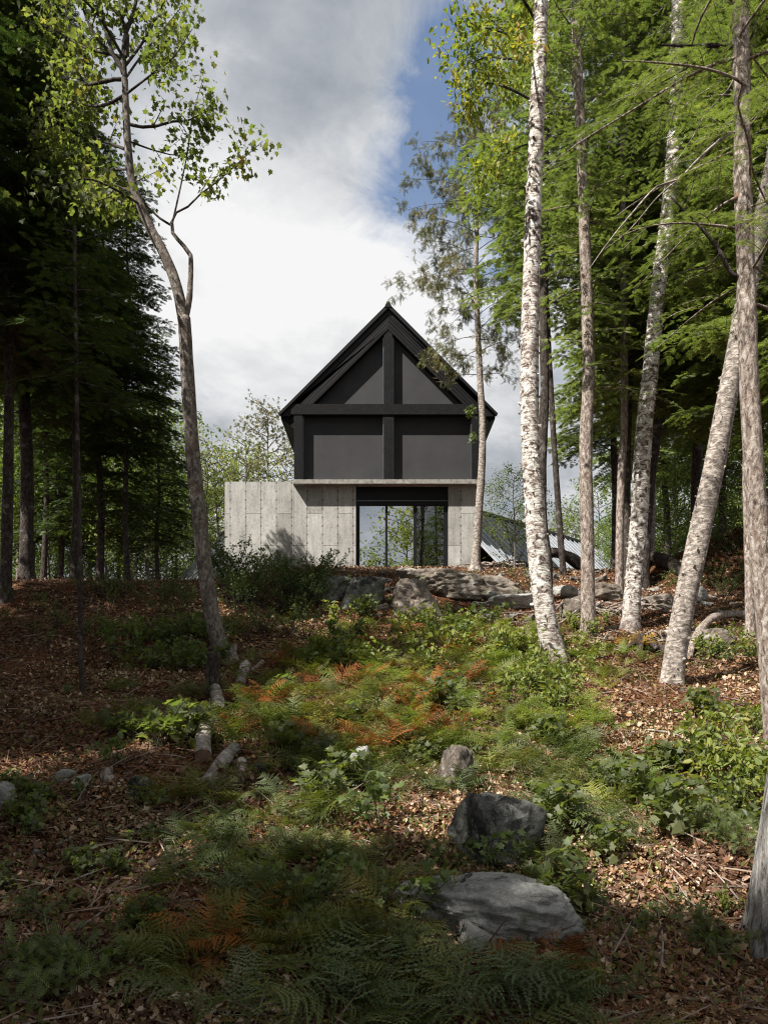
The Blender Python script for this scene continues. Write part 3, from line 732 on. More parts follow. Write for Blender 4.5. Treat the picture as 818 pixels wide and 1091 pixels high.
def right_trees():
    rng = np.random.default_rng(11)
    # white birch, the tallest pale trunk
    root, tr, path, rad, loc = ground_tree('birch_tree', 'straight white birch with a swollen grey foot, first pale trunk right of the house', 'tree',
        [(592, 703), (583, 665), (574, 600), (568, 520), (564, 430), (565, 330), (568, 230), (572, 120), (576, 10)], 23, 'birch', None, flare=.75, seed=2, flakes=420, taper=.42, extra=6)
    wood = MB(); tips = []
    Y = path[-1][1]
    for q, r in (([(571, 75), (548, 40), (520, 30), (492, 22)], .022), ([(572, 110), (545, 95), (518, 88), (490, 100)], .02),
                 ([(575, 30), (550, -10), (515, -30), (480, -25)], .025), ([(574, 50), (545, 62), (520, 60), (500, 68)], .02), ([(576, 0), (560, -50), (540, -90), (520, -130)], .03), ([(577, -20), (600, -70), (620, -110)], .025),
                 ([(570, 150), (545, 160), (528, 175), (515, 192)], .014)):
        w = resample([P(a, b, Y+rng.normal(0, .25)) for a, b in q], .12)
        ramify(rng, w, r, 2, wood, tips, .3, None, .75, .42, .12)
    V, Fs = leaves_on(rng, tips, LEAF_OVAL, .085, .006, .6, 1, .10)
    add_crown(root, loc, V, Fs, 'yellowing', wood, 'bark_dark')
    # second birch
    root, tr, path, rad, loc = ground_tree('birch_tree', 'slender white birch rising behind the bare leaning birch, orange fern at its foot', 'tree',
        [(671, 670), (675, 620), (681, 545), (685, 470), (692, 400), (701, 310), (711, 230), (718, 150), (721, 60), (722, 0)], 19, 'birch', None, flare=.4, seed=4, flakes=620, taper=.55, extra=4)
    wood = MB(); tips = []
    for q in ([(721, 30), (700, 0), (690, -40)], [(722, 10), (745, -30), (760, -60)]):
        ramify(rng, resample([P(a, b, path[-1][1]) for a, b in q], .12), .02, 2, wood, tips, .3, None, .8, .5, .1)
    V, Fs = leaves_on(rng, tips, LEAF_OVAL, .08, .06); add_crown(root, loc, V, Fs, 'maple', wood, 'bark_dark')
    # leaning grey-silver birch
    root, tr, path, rad, loc = ground_tree('birch_tree', 'leaning silver-barked birch, tilting right towards the thick trunk at the edge', 'tree',
        [(715, 729), (722, 680), (735, 615), (748, 555), (762, 490), (777, 410), (789, 345), (800, 290), (812, 230), (826, 160), (838, 80)], 25, 'silver', None, flare=.45, seed=6, flakes=380, taper=.5, extra=3)
    wood = MB(); tips = []
    ramify(rng, resample([P(826, 160, loc[1]), P(835, 100, loc[1]), P(850, 40, loc[1])], .12), .03, 2, wood, tips)
    V, Fs = leaves_on(rng, tips, LEAF_OVAL, .08, .07); add_crown(root, loc, V, Fs, 'maple', wood, 'bark_dark')
    # straight brown hemlock
    def prof_r(t): return .55+.45*math.sin(PI*min(1, t*1.1+.1))
    root, tr, path, rad, loc = ground_tree('hemlock_tree', 'straight rough-barked hemlock standing between the two upright white birches', 'tree',
        [(627, 676), (626, 620), (625, 540), (624, 470), (627, 400), (625, 320), (622, 230), (618, 130), (614, 40)], 15, 'brown', None, flare=.7, seed=3, taper=.5, extra=6)
    V, Fs, wood = crown_needles(rng, at_z(path), P(0, 420, loc[1])[2], path[-1][2], 1.7, 66, lambda t: .5+.6*t, .07, .13, droop=.28)
    add_crown(root, loc, V, Fs, 'hemlock', wood, 'bark_brown')
    # thick trunk at right edge (cut branch stub)
    footz = hit(826, 800)
    root, tr, path, rad, loc = ground_tree('hemlock_tree', 'tall flaky pale-brown hemlock trunk near the right edge, with a sawn branch stub', 'tree',
        [(827, 800), (822, 740), (815, 650), (810, 590), (803, 500), (799, 430), (796, 350), (794, 270), (791, 180), (790, 90), (788, 0)], 22, 'brown', None, flare=.3, seed=8, taper=.6, extra=5, n=20)
    Yh = loc[1]
    V, Fs, wood = crown_needles(rng, at_z(path), P(0, 330, Yh)[2], path[-1][2]+.5, 1.9, 52, lambda t: .8+.3*math.sin(3*t), .05, .10, droop=.35, tpl=TWF)
    add_crown(root, loc, V, Fs, 'hemlock', wood, 'bark_brown')
    m = MB(); a = P(795, 214, Yh); b = P(783, 209, Yh-.02); m.tube([a, b], [.035, .03], 9); m.V = [v-loc for v in m.V]; m.build('branch_stub', M['cutwood'], root, True)
    dead_limb(root, loc, [(792, 66), (780, 50), (762, 48), (740, 49), (705, 47)], Yh, .028, extra=(([(786, 54), (800, 40), (806, 20)], .018), ([(760, 49), (738, 68), (715, 82), (690, 95)], .008)))
    dead_limb(root, loc, [(796, 300), (780, 292), (768, 270), (765, 265), (750, 246), (735, 230), (715, 210)], Yh, .022, extra=(([(766, 270), (755, 284), (735, 287), (722, 292)], .010), ([(763, 268), (770, 240), (780, 225)], .006)), name='limb')
    dead_limb(root, loc, [(786, 138), (765, 150), (745, 168), (722, 191), (700, 198), (675, 225), (650, 255), (625, 290)], Yh, .014, 'bark_silver', extra=(([(722, 191), (700, 210), (670, 245), (640, 268)], .007),))
    dead_limb(root, loc, [(788, 70), (775, 95), (752, 120), (738, 145), (715, 180)], Yh, .008, 'bark_silver')
    # near foreground trunk, lower right corner
    foot = hit(822, 1006); Y = foot[1]
    root, tr, path, rad, loc = ground_tree('cedar_tree', 'thick grey furrowed trunk rooted in the lower right corner', 'tree',
        [(828, 1006), (833, 930), (845, 840), (856, 760), (868, 640), (878, 500), (885, 300), (890, 100), (893, 0)], 58, 'grey', None, flare=.75, seed=5, taper=.6, extra=5, n=36, rough=.10)
    V, Fs, wood = crown_needles(rng, at_z(path), 5.2, path[-1][2]+2, 1.8, 30, None, .08, .12); add_crown(root, loc, V, Fs, 'hemlock', wood, 'bark_brown')
    # slim trunks
    for lab, pts, w, mt, z0, L, nb in (
        ('thin brown trunk rooted by leafy vines, just left of the thick flaky edge trunk', [(799, 680), (799, 640), (798, 580), (796, 520), (795, 440), (792, 300), (790, 150)], 11, 'brown', 300, 2.0, 34),
        ('dark slim hemlock trunk hugging the right side of the tallest white birch', [(583, 640), (583, 600), (578, 560), (577, 500), (580, 420), (579, 340), (580, 240), (581, 130), (580, 30)], 11, 'dark', 330, 2.1, 46),
        ('slim brown hemlock, left one of a close pair behind the rocks', [(659, 630), (660, 560), (662, 500), (665, 440), (664, 300), (663, 100)], 9, 'brown', 430, 2.2, 44),
        ('slim dark hemlock, right one of a close pair behind the rocks', [(668, 622), (668, 560), (668, 500), (670, 430), (676, 300), (680, 100)], 8, 'dark', 400, 2.4, 44),
        ('dark hemlock bending right behind the second white birch', [(684, 625), (686, 570), (690, 520), (697, 470), (706, 420), (709, 350), (712, 200), (714, 20)], 15, 'dark', 400, 3.0, 54),
        ('pale grey distant trunk between the dark bending hemlock and the leaning birch', [(694, 592), (694, 560), (695, 530), (696, 480), (700, 350), (704, 200)], 7, 'silver', 420, 3.2, 46)):
        root, tr, path, rad, loc = ground_tree('hemlock_tree', lab, 'tree', pts, w, mt, None, flare=.4, seed=len(lab) % 9, taper=.5, extra=4, n=12)
        V, Fs, wood = crown_needles(rng, at_z(path), P(0, z0, loc[1])[2], path[-1][2]+1, L, int(nb*1.25), lambda t: .9-.5*t*t, .075, .16, droop=.3)
        add_crown(root, loc, V, Fs, 'hemlock', wood, 'bark_brown')
    # sparse tree in front of the house corner
    root, tr, path, rad, loc = ground_tree('cedar_tree', 'thin pale-stemmed cedar with sparse brownish foliage, in front of the house corner', 'tree',
        [(506, 592), (509, 560), (513, 500), (514, 450), (511, 400), (509, 350), (507, 300), (508, 240), (512, 170), (516, 100)], 9.5, 'silver', None, flare=1.6, seed=1, taper=.25, extra=.6, n=12)
    Yc = loc[1]
    def prof_c(t): return (.55+.6*math.sin(PI*min(1, (t+.08)*1.0)))
    wood = MB(); tips = []
    f = at_z(path); z0 = P(0, 405, Yc)[2]; z1 = path[-1][2]
    for b in range(64):
        t = (b+rng.random())/64; z = z0+(z1-z0)*t; a = b*2.4+rng.normal(0, .3)
        l = 2.25*(.45+.6*math.sin(PI*min(1, t*.9+.12)))*rng.uniform(.55, 1.0)
        q = np.linspace(0, 1, 7); d = np.array([math.cos(a), math.sin(a), .42])
        w = f(z)+d*(q*l)[:, None]+np.array([0, 0, -1.])*(.35*l*q*q)[:, None]
        ramify(rng, w, .012, 2, wood, tips, .3, None, .75, .42, .05, .25)
    V, Fs = leaves_on(rng, tips, TWF, .17, .011, .5, 1, .06)
    add_crown(root, loc, V, Fs, 'cedar', wood, 'bark_dark')
    m = MB()
    for q in ([(512, 433), (503, 436), (497, 434)], [(513, 457), (506, 462)]):
        m.tube([P(a, b, Yc) for a, b in q], .008, 5)
    tp = [np.array([P(497+rng.normal(0, 3), 435+rng.normal(0, 3), Yc), P(505, 438, Yc)]) for _ in range(5)]+[np.array([P(503+rng.normal(0, 3), 462, Yc), P(504, 468, Yc)]) for _ in range(4)]
    V, Fs = leaves_on(rng, tp, TW, .14, .03, .5, 1, .05)
    obj('low_foliage', V-loc, Fs, M['hemlock'], root)
    # spreading pine-like hemlock top behind, between cedar and birch
    root, tr, path, rad, loc = ground_tree('hemlock_tree', 'bright green hemlock filling the gap behind the tallest birch, foot hidden by rubble', 'tree',
        [(600, 612), (596, 560), (590, 470), (585, 380), (580, 280), (574, 180), (570, 100)], 7, 'dark', None, flare=.3, seed=7, taper=.5, extra=3, n=10)
    V, Fs, wood = crown_needles(rng, at_z(path), P(0, 330, loc[1])[2], path[-1][2]+1, 2.7, 60, lambda t: (.75+.3*math.sin(7*t))*(1-t*.4), .085, .17, droop=.22)
    add_crown(root, loc, V, Fs, 'hemlock', wood, 'bark_dark')
right_trees()

# ================================================================ left maple
def left_maple():
    rng = np.random.default_rng(5)
    root, tr, path, rad, loc = ground_tree('maple_tree', 'grey forked maple leaning left beside the log pile, airy autumn-tinged crown', 'tree',
        [(235, 692), (226, 655), (218, 605), (212, 550), (206, 490), (201, 420), (198, 370), (196, 338)], 17, 'maple', None, flare=.6, seed=3, taper=.78, extra=0, n=20)
    Y = loc[1]; wood = MB(); tips = []
    def W(q, dy=0): return resample([P(a[0], a[1], Y+(a[2] if len(a) > 2 else 0)+dy) for a in q], .10)
    big = MB()
    for q, r, e in (([(196, 345), (190, 312), (178, 277), (160, 243), (148, 214), (140, 190), (136, 150), (134, 112), (133, 84)], .085, .55),
                 ([(197, 342), (202, 315), (203, 272), (196, 262), (184, 248), (183, 236)], .05, .5)):
        w = W(q); big.tube(w, r*np.linspace(1, e, len(w)), 12, .08, 2, cap=False)
    big.V = [v-loc for v in big.V]; big.build('fork', M['bark_maple'], root, True)
    limbs = [([(133, 84), (132, 44), (140, 20), (147, -10), (150, -60)], .04), ([(131, 78), (127, 66), (112, 50), (98, 32), (86, 0), (80, -40)], .03),
        ([(131, 74), (122, 61), (112, 30), (105, 0), (100, -50)], .03), ([(133, 84), (122, 84), (104, 88), (86, 89, .4), (60, 80, .6)], .03),
        ([(138, 132), (152, 135), (166, 134), (184, 129), (200, 128), (215, 120, -.3)], .025), ([(134, 60), (136, 40), (128, 10), (126, -30)], .03),
        ([(183, 236), (188, 226), (200, 220), (212, 208), (235, 190), (255, 172), (280, 150)], .018), ([(183, 240), (192, 200), (200, 160), (206, 120), (216, 85)], .016),
        ([(183, 240), (170, 232), (155, 218), (140, 205), (110, 190, .5), (80, 170, .8)], .018), ([(134, 100), (110, 112), (85, 110, .5), (55, 100, 1)], .025),
        ([(137, 160), (110, 150, .6), (80, 140, 1.2), (40, 130, 1.6)], .025), ([(150, 218), (120, 200, -.5), (90, 190, -.9), (60, 200, -1.2)], .022),
        ([(134, 100), (160, 80, -.4), (185, 60, -.6), (205, 30, -.8)], .02), ([(133, 84), (150, 60, .5), (170, 35, .8), (195, 5, 1)], .02),
        ([(133, 70), (155, 40), (175, 0), (185, -40)], .025), ([(130, 60), (90, 50, .6), (55, 30, 1), (20, 20, 1.5)], .025),
        ([(137, 150), (165, 160, .4), (190, 165, .6), (215, 158, .8)], .016), ([(142, 195), (155, 188, -.3), (172, 180, -.5)], .012),
        ([(131, 60), (100, 10, -.4), (60, -20, -.8), (20, -30, -1)], .025), ([(140, 180), (110, 180, .8), (70, 175, 1.4), (30, 185, 2.0)], .02)]
    for q, r in limbs: ramify(rng, W(q), r, 2, wood, tips, .25, None, .8, .36, .08, .25)
    V, Fs = leaves_on(rng, tips, LEAF_MAPLE, .092, .0075, .8, 1, .12)
    add_crown(root, loc, V, Fs, 'maple', wood, 'bark_dark')
left_maple()

# ================================================================ conifers on the left and all round
def hemlock_proto(seed, h, z0, L, nb, mat, woodmat, name, label, cat, loc, group, tw=.19, step=.085, r=.17, lean=.0, prof=None):
    rng = np.random.default_rng(seed)
    pts = [np.array([0, 0, -.5]), np.array([0, 0, 0.])]
    for k in range(1, 7): pts.append(np.array([lean*h*(k/6)**2+rng.normal(0, .05), rng.normal(0, .05), h*k/6]))
    path = resample(pts, .3)
    root = thing(name, label, cat, loc, group)
    V, Fq, caps = tube(path, r*(1-.85*np.linspace(0, 1, len(path))), 12, .07, seed)
    V = root_flare(V, np.zeros(3), r, .5, 5, seed, .8)
    obj('trunk', V, [Fq, caps], M[woodmat], root, True)
    V, Fs, wood = crown_needles(rng, at_z(path), z0, h-.1, L, nb, prof, step, tw, droop=.25)
    obj('crown', V, Fs, M[mat], root); wood.build('branches', M['bark_dark'], root, True)
    return root
def set_thing(o, label, group=None, cat=None):
    o['label'] = label
    if group: o['group'] = group
    elif 'group' in o: del o['group']
    if cat: o['category'] = cat
    return o
def conifers():
    rng = np.random.default_rng(3)
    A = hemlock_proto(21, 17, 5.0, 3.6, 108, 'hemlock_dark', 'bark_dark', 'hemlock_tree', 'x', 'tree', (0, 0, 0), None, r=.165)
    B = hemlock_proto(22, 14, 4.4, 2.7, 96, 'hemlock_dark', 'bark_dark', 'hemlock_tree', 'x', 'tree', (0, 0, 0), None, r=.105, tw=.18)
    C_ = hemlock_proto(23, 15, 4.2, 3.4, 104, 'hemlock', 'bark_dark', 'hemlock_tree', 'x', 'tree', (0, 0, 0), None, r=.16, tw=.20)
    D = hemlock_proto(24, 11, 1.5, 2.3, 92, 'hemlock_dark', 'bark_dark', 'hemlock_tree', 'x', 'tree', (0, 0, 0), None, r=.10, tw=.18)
    protos = {'A': A, 'B': B, 'C': C_, 'D': D}; used = set()
    def place(k, x, y, rz, sc, label, group=None):
        o = protos[k]
        if k in used: o = copy_tree(o)
        used.add(k)
        o.location = (x, y, float(H(x, y))); o.rotation_euler = (0, 0, rz); o.scale = (sc,)*3
        return set_thing(o, label, group)
    # left stand (x from the column px at distance Y)
    def X(px, Y): return (px-CX)/F*Y
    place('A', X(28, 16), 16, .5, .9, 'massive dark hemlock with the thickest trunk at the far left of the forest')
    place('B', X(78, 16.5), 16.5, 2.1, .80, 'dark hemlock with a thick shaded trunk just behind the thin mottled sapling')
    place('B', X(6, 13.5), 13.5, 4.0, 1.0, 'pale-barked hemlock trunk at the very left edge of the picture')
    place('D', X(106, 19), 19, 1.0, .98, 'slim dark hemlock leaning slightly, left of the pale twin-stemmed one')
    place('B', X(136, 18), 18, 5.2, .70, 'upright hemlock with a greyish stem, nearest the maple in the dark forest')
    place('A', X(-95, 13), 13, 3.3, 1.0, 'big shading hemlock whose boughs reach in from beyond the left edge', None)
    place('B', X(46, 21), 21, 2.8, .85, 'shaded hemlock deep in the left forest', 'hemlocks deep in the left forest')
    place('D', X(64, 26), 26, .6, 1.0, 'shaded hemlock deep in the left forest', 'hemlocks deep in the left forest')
    place('D', X(168, 24), 24, 2.6, .72, 'small hemlock with a slim pale stem beside the far green thicket')
    # shade givers left of / behind the camera
    for k, x, y, rz, sc in (('A', -8.6, 5.8, .3, .95), ('B', -8.0, 2.0, 1.4, .80), ('B', -5.9, 3.0, 3.4, .68), ('A', -6.6, -2.4, 2.4, .85), ('A', -8.2, -3.6, 4.4, 1.0), ('B', -6.7, 6.4, 5.4, .92), ('D', -4.7, .9, 2.0, .86), ('B', -7.9, 8.6, .7, .8), ('B', -12.0, 7.4, 1.1, 1.1), ('D', -6.8, .3, .8, .95), ('B', -10.5, 4.0, 2.2, 1.0), ('D', -7.4, 5.0, 2.9, .9), ('B', -3.6, -5.2, 1.9, .85)):
        place(k, x, y, rz, sc, 'hemlock out of view on the left whose shadow falls on the slope', 'hemlocks beside the photographer')
    # right stand
    place('C', X(742, 20), 20, .9, 1.0, 'green hemlock behind the leaning birch, rooted by the shady mound')
    place('C', X(800, 17), 17, 3.9, .95, 'green hemlock close behind the thick flaky trunk at the right edge')
    place('C', X(870, 12.5), 12.5, 2.2, .9, 'hemlock beyond the right edge whose boughs hang into view')
    place('C', X(655, 27), 27, 5.5, .95, 'distant green hemlock behind the slim pair of trunks')
    place('C', X(770, 29), 29, 3.0, 1.0, 'green hemlock deep in the right-hand forest', 'hemlocks deep in the right forest')
    place('C', X(710, 33), 33, 4.6, 1.1, 'green hemlock deep in the right-hand forest', 'hemlocks deep in the right forest')
    # thin mottled foreground sapling trunk on the left
    root, tr, path, rad, loc = ground_tree('hemlock_tree', 'thin lichen-spotted trunk in front of the dark left forest, bare below', 'tree',
        [(88, 742), (86, 690), (85, 610), (84, 530), (82, 440), (81, 370), (80, 310)], 6, 'dark', None, flare=.4, seed=3, taper=.6, extra=.8, n=10)
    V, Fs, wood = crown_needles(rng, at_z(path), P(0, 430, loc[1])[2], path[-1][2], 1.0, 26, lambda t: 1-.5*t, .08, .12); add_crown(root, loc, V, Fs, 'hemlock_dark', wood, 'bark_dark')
conifers()

# ================================================================ far broadleaf trees and bushes
def broad_proto(seed, h, crown_r, mat, leaf, step, nl, label, name='leafy_tree', tpl=LEAF_OVAL, depth=2, r=.10, z0=.25, spread=.7):
    rng = np.random.default_rng(seed); wood = MB(); tips = []
    root = thing(name, label, 'tree')
    path = resample([np.array([0, 0, -.4]), np.array([0, 0, 0.]), np.array([.1, 0, h*.4]), np.array([-.05, .1, h*.75]), np.array([0, 0, h*.97])], .25)
    V, Fq, caps = tube(path, r*(1-.85*np.linspace(0, 1, len(path))), 9, .05, seed)
    obj('trunk', V, [Fq, caps], M['bark_maple'], root, True)
    f = at_z(path)
    for b in range(nl):
        t = (b+rng.random())/nl; z = h*(z0+(1-z0)*t); a = b*2.4+rng.normal(0, .4)
        l = crown_r*(.5+.6*math.sin(PI*min(1, .15+t*.85)))*rng.uniform(.7, 1.1)
        q = np.linspace(0, 1, 6); d = np.array([math.cos(a), math.sin(a), .55])
        w = f(z)+d*(q*l)[:, None]+np.array([0, 0, -1.])*(.18*l*q*q)[:, None]+rng.normal(0, .05*l, 3)*(q**2)[:, None]
        ramify(rng, w, .02, depth, wood, tips, .3, 5, spread, .5, .2, .2)
    V, Fs = leaves_on(rng, tips, tpl, leaf, step, .3, 1, leaf*1.2)
    obj('crown', V, Fs, M[mat], root); wood.build('branches', M['bark_dark'], root, True)
    return root
def bush_proto(seed, h, r, mat, leaf, nst, label, name='leafy_shrub', tpl=LEAF_OVAL, step=.05, cat='shrub', lean=.5, depth=1):
    rng = np.random.default_rng(seed); wood = MB(); tips = []
    root = thing(name, label, cat)
    for s in range(nst):
        a = rng.uniform(0, 2*PI); rr = rng.uniform(.1, 1); l = h*rng.uniform(.6, 1.05)
        q = np.linspace(0, 1, 7)
        d = np.array([math.cos(a)*rr*r/h, math.sin(a)*rr*r/h, 1])
        w = np.array([math.cos(a), math.sin(a), 0])*.08*rng.random()*r+np.array([0, 0, -.05])+d*(q*l)[:, None]+np.array([math.cos(a), math.sin(a), -.6])*(lean*.35*l*q**2.2)[:, None]
        ramify(rng, w, .005*h+.003, depth, wood, tips, .4, None if h > .6 else 4, .8, .35, .1, .25, .0015)
        if depth: tips.append(w[3:])
    V, Fs = leaves_on(rng, tips, tpl, leaf, step, .15, 1, leaf*.35)
    obj('foliage', V, Fs, M[mat], root); wood.build('stems', M['bark_dark'], root, True)
    return root
class Pool:
    def __init__(s, protos): s.p = protos; s.used = set()
    def place(s, k, x, y, label, group=None, rz=0., sc=1., z=None, tilt=None, name=None):
        o = s.p[k]
        if k in s.used: o = copy_tree(o)
        s.used.add(k)
        zz = float(H(x, y)) if z is None else z
        o.location = (float(x), float(y), zz)
        if tilt is not None: o.rotation_mode = 'XYZ'; o.rotation_euler = (tilt[0], tilt[1], rz)
        else: o.rotation_euler = (0, 0, rz)
        o.scale = (sc,)*3
        if name: o.name = name
        return set_thing(o, label, group)
M['thicket'] = leaf_mat('thicket_leaves', [(0, (.06, .10, .02)), (.6, (.13, .18, .035)), (1, (.24, .25, .05))], .45, 1.7)
def far_trees():
    rng = np.random.default_rng(17)
    pool = Pool({'a': broad_proto(31, 8, 2.6, 'thicket', .16, .045, 46, 'x'), 'b': broad_proto(32, 10, 2.6, 'maple', .15, .03, 44, 'x'),
        'e': broad_proto(35, 5.5, 2.1, 'thicket', .13, .035, 40, 'x', z0=.04, r=.05),
        'c': broad_proto(33, 7, 1.7, 'yellowing', .11, .10, 30, 'x', spread=.6), 'd': broad_proto(34, 9, 1.9, 'cedar', .17, .035, 60, 'x', tpl=TW, z0=.12)})
    def X(px, Y): return (px-CX)/F*Y
    g = 'leafy trees of the far thicket left of the house'
    for px, Y, k, sc in ((96, 30, 'a', 1.0), (125, 34, 'b', .9), (158, 31, 'a', .95), (188, 36, 'b', .85), (60, 33, 'a', 1.1), (20, 31, 'b', 1.1), (140, 27, 'a', .62), (210, 41, 'a', .95), (178, 29.5, 'a', .55), (75, 27, 'a', .6), (35, 28, 'a', .7), (-20, 34, 'a', 1.2), (112, 26, 'a', .45), (5, 25, 'a', .55)):
        pool.place(k, X(px, Y), Y, 'green leafy tree of the sunlit thicket beyond the dark left forest', g, rng.uniform(0, 6), sc)
    for q in range(24):
        px = -30+q*11+rng.normal(0, 5); Y = rng.uniform(24.5, 42) if px < 190 else rng.uniform(32, 42)
        pool.place('e', X(px, Y), Y, 'low bushy tree filling the gaps between trunks, left of the house', 'bushy trees between the left trunks', rng.uniform(0, 6), rng.uniform(.5, .95)*(1 if px < 190 else .7))
    for q in range(13):
        px = 650+q*15+rng.normal(0, 5); Y = rng.uniform(28, 44)
        pool.place('e', X(px, Y), Y, 'low bushy tree filling the gaps between trunks, right of the grey roof', 'bushy trees between the right trunks', rng.uniform(0, 6), rng.uniform(.6, 1.0))
    pool.place('c', X(232, 38), 38, 'airy pale sapling standing left of the low dark roof', None, 1, 1.15)
    pool.place('c', X(222, 33), 33, 'thin-leaved tree between the maple trunk and the concrete wing', None, 2.5, .95)
    pool.place('d', X(286, 44), 44, 'pointed conifer peeping over the concrete wing wall', None, 0, 1.30, z=4.3)
    pool.place('c', X(262, 40), 40, 'low reddish-yellow treetop just above the left end of the concrete wall', 'yellowish treetops above the concrete wing', 3, 1.22, z=4.2)
    pool.place('c', X(304, 41), 41, 'low reddish-yellow treetop just above the left end of the concrete wall', 'yellowish treetops above the concrete wing', 4.4, 1.18, z=4.2)
    pool.place('a', X(250, 46), 46, 'rounded green treetop rising behind the concrete wing', None, 4, 1.22, z=4)
    pool.place('a', X(548, 24), 24, 'bright leafy sapling between the thin cedar and the tallest birch', None, 1, .38)
    for px, Y, k, sc, lab in ((604, 48, 'd', .85, 'rounded pale conifer beyond the grey roof, left of the rough hemlock trunk'), (636, 42, 'a', .9, 'green tree beyond the end of the grey roof'),
        (664, 34, 'a', .45, 'low lit bush-like tree right of the grey roof end'), (720, 40, 'b', 1.0, 'broad green tree far behind the leaning birch'), (770, 38, 'a', 1.1, 'broad green tree far behind the thick edge trunk'), (545, 60, 'd', .9, 'far conifer just showing over the grey roof'),
        (690, 46, 'a', 1.0, 'distant green tree seen between the birch and its dark neighbour'), (815, 34, 'a', 1.1, 'leafy tree at the far right behind the shady mound')):
        pool.place(k, X(px, Y), Y, lab, None, rng.uniform(0, 6), sc)
    # trees down the slope behind the viewpoint, mirrored in the sliding door
    pool.place('b', 2.2, -14, 'tree down the slope behind the viewpoint, mirrored in the middle door pane', None, .4, 2.0)
    pool.place('a', 6.2, -17, 'darker tree down the slope behind the viewpoint, mirrored beside the first', None, 2.4, 2.2)
far_trees()
# ================================================================ rocks
def ico(sub):
    import bmesh
    bm = bmesh.new(); bmesh.ops.create_icosphere(bm, subdivisions=sub, radius=1)
    V = np.array([v.co[:] for v in bm.verts]); Fs = np.array([[v.index for v in f.verts] for f in bm.faces]); bm.free()
    return V, Fs
ICO = {k: ico(k) for k in (3, 4, 5, 6)}
def rock_geo(seed, dims, sub=5, cut=9, rough=.10, soft=14):
    rng = np.random.default_rng(seed); D, Fs = ICO[sub]
    n = rdir(rng, cut+6); n[:6] = np.array([[1, 0, 0], [-1, 0, 0], [0, 1, 0], [0, -1, 0], [0, 0, 1], [0, 0, -1]])+rng.normal(0, .18, (6, 3))
    n /= np.linalg.norm(n, axis=1)[:, None]
    d = np.concatenate([np.full(6, .86), rng.uniform(.78, .98, cut)])
    q = D @ n.T/d                                   # 1/r for every plane
    q = np.maximum(q, 1e-3)
    inv = (q**soft).sum(1)**(1/soft)
    r = 1/inv
    V = D*r[:, None]
    o = seed*3.7
    f = fbm(V[:, 0]*1.4+o, V[:, 1]*1.4, V[:, 2]*1.4, 5)
    g = np.abs(fbm(V[:, 0]*2.6+o, V[:, 1]*2.6+3, V[:, 2]*3.4, 4))
    h = fbm(V[:, 0]*9+o, V[:, 1]*9, V[:, 2]*9, 3); V = V*(1+rough*f-rough*.7*g+.018*h*(1 if sub > 4 else 0))[:, None]
    return V*np.array(dims)/2, Fs
def boulder(label, px, py, wpx, hpx, mat, seed, dep=.9, rz=0., name='boulder', sub=5, sink=.25, group=None, rough=.12, cat='rock', cut=9, tilt=0.0, soft=10):
    b = hit(px, py); k = b[1]/F; w = wpx*k; h = hpx*k*1.06
    V, Fs = rock_geo(seed, (w, w*dep, h/(1-sink)), sub, cut, rough, soft)
    if tilt: c, s = math.cos(tilt), math.sin(tilt); V = np.stack([V[:, 0]*c-V[:, 2]*s, V[:, 1], V[:, 0]*s+V[:, 2]*c], 1)
    c, s = math.cos(rz), math.sin(rz); V = np.stack([V[:, 0]*c-V[:, 1]*s, V[:, 0]*s+V[:, 1]*c, V[:, 2]], 1)
    x, y = b[0], b[1]+w*dep*.30
    H_b = b[2]
    zc = H_b+h/2*(1-sink)/(1-sink)-sink*h*.5/(1-sink)
    V = V+np.array([0, 0, h*.5-sink*h*.5])
    o = obj(name, V, Fs, M[mat], None, True, (x, y, H_b-.02)); tag(o, label, cat, group); return o
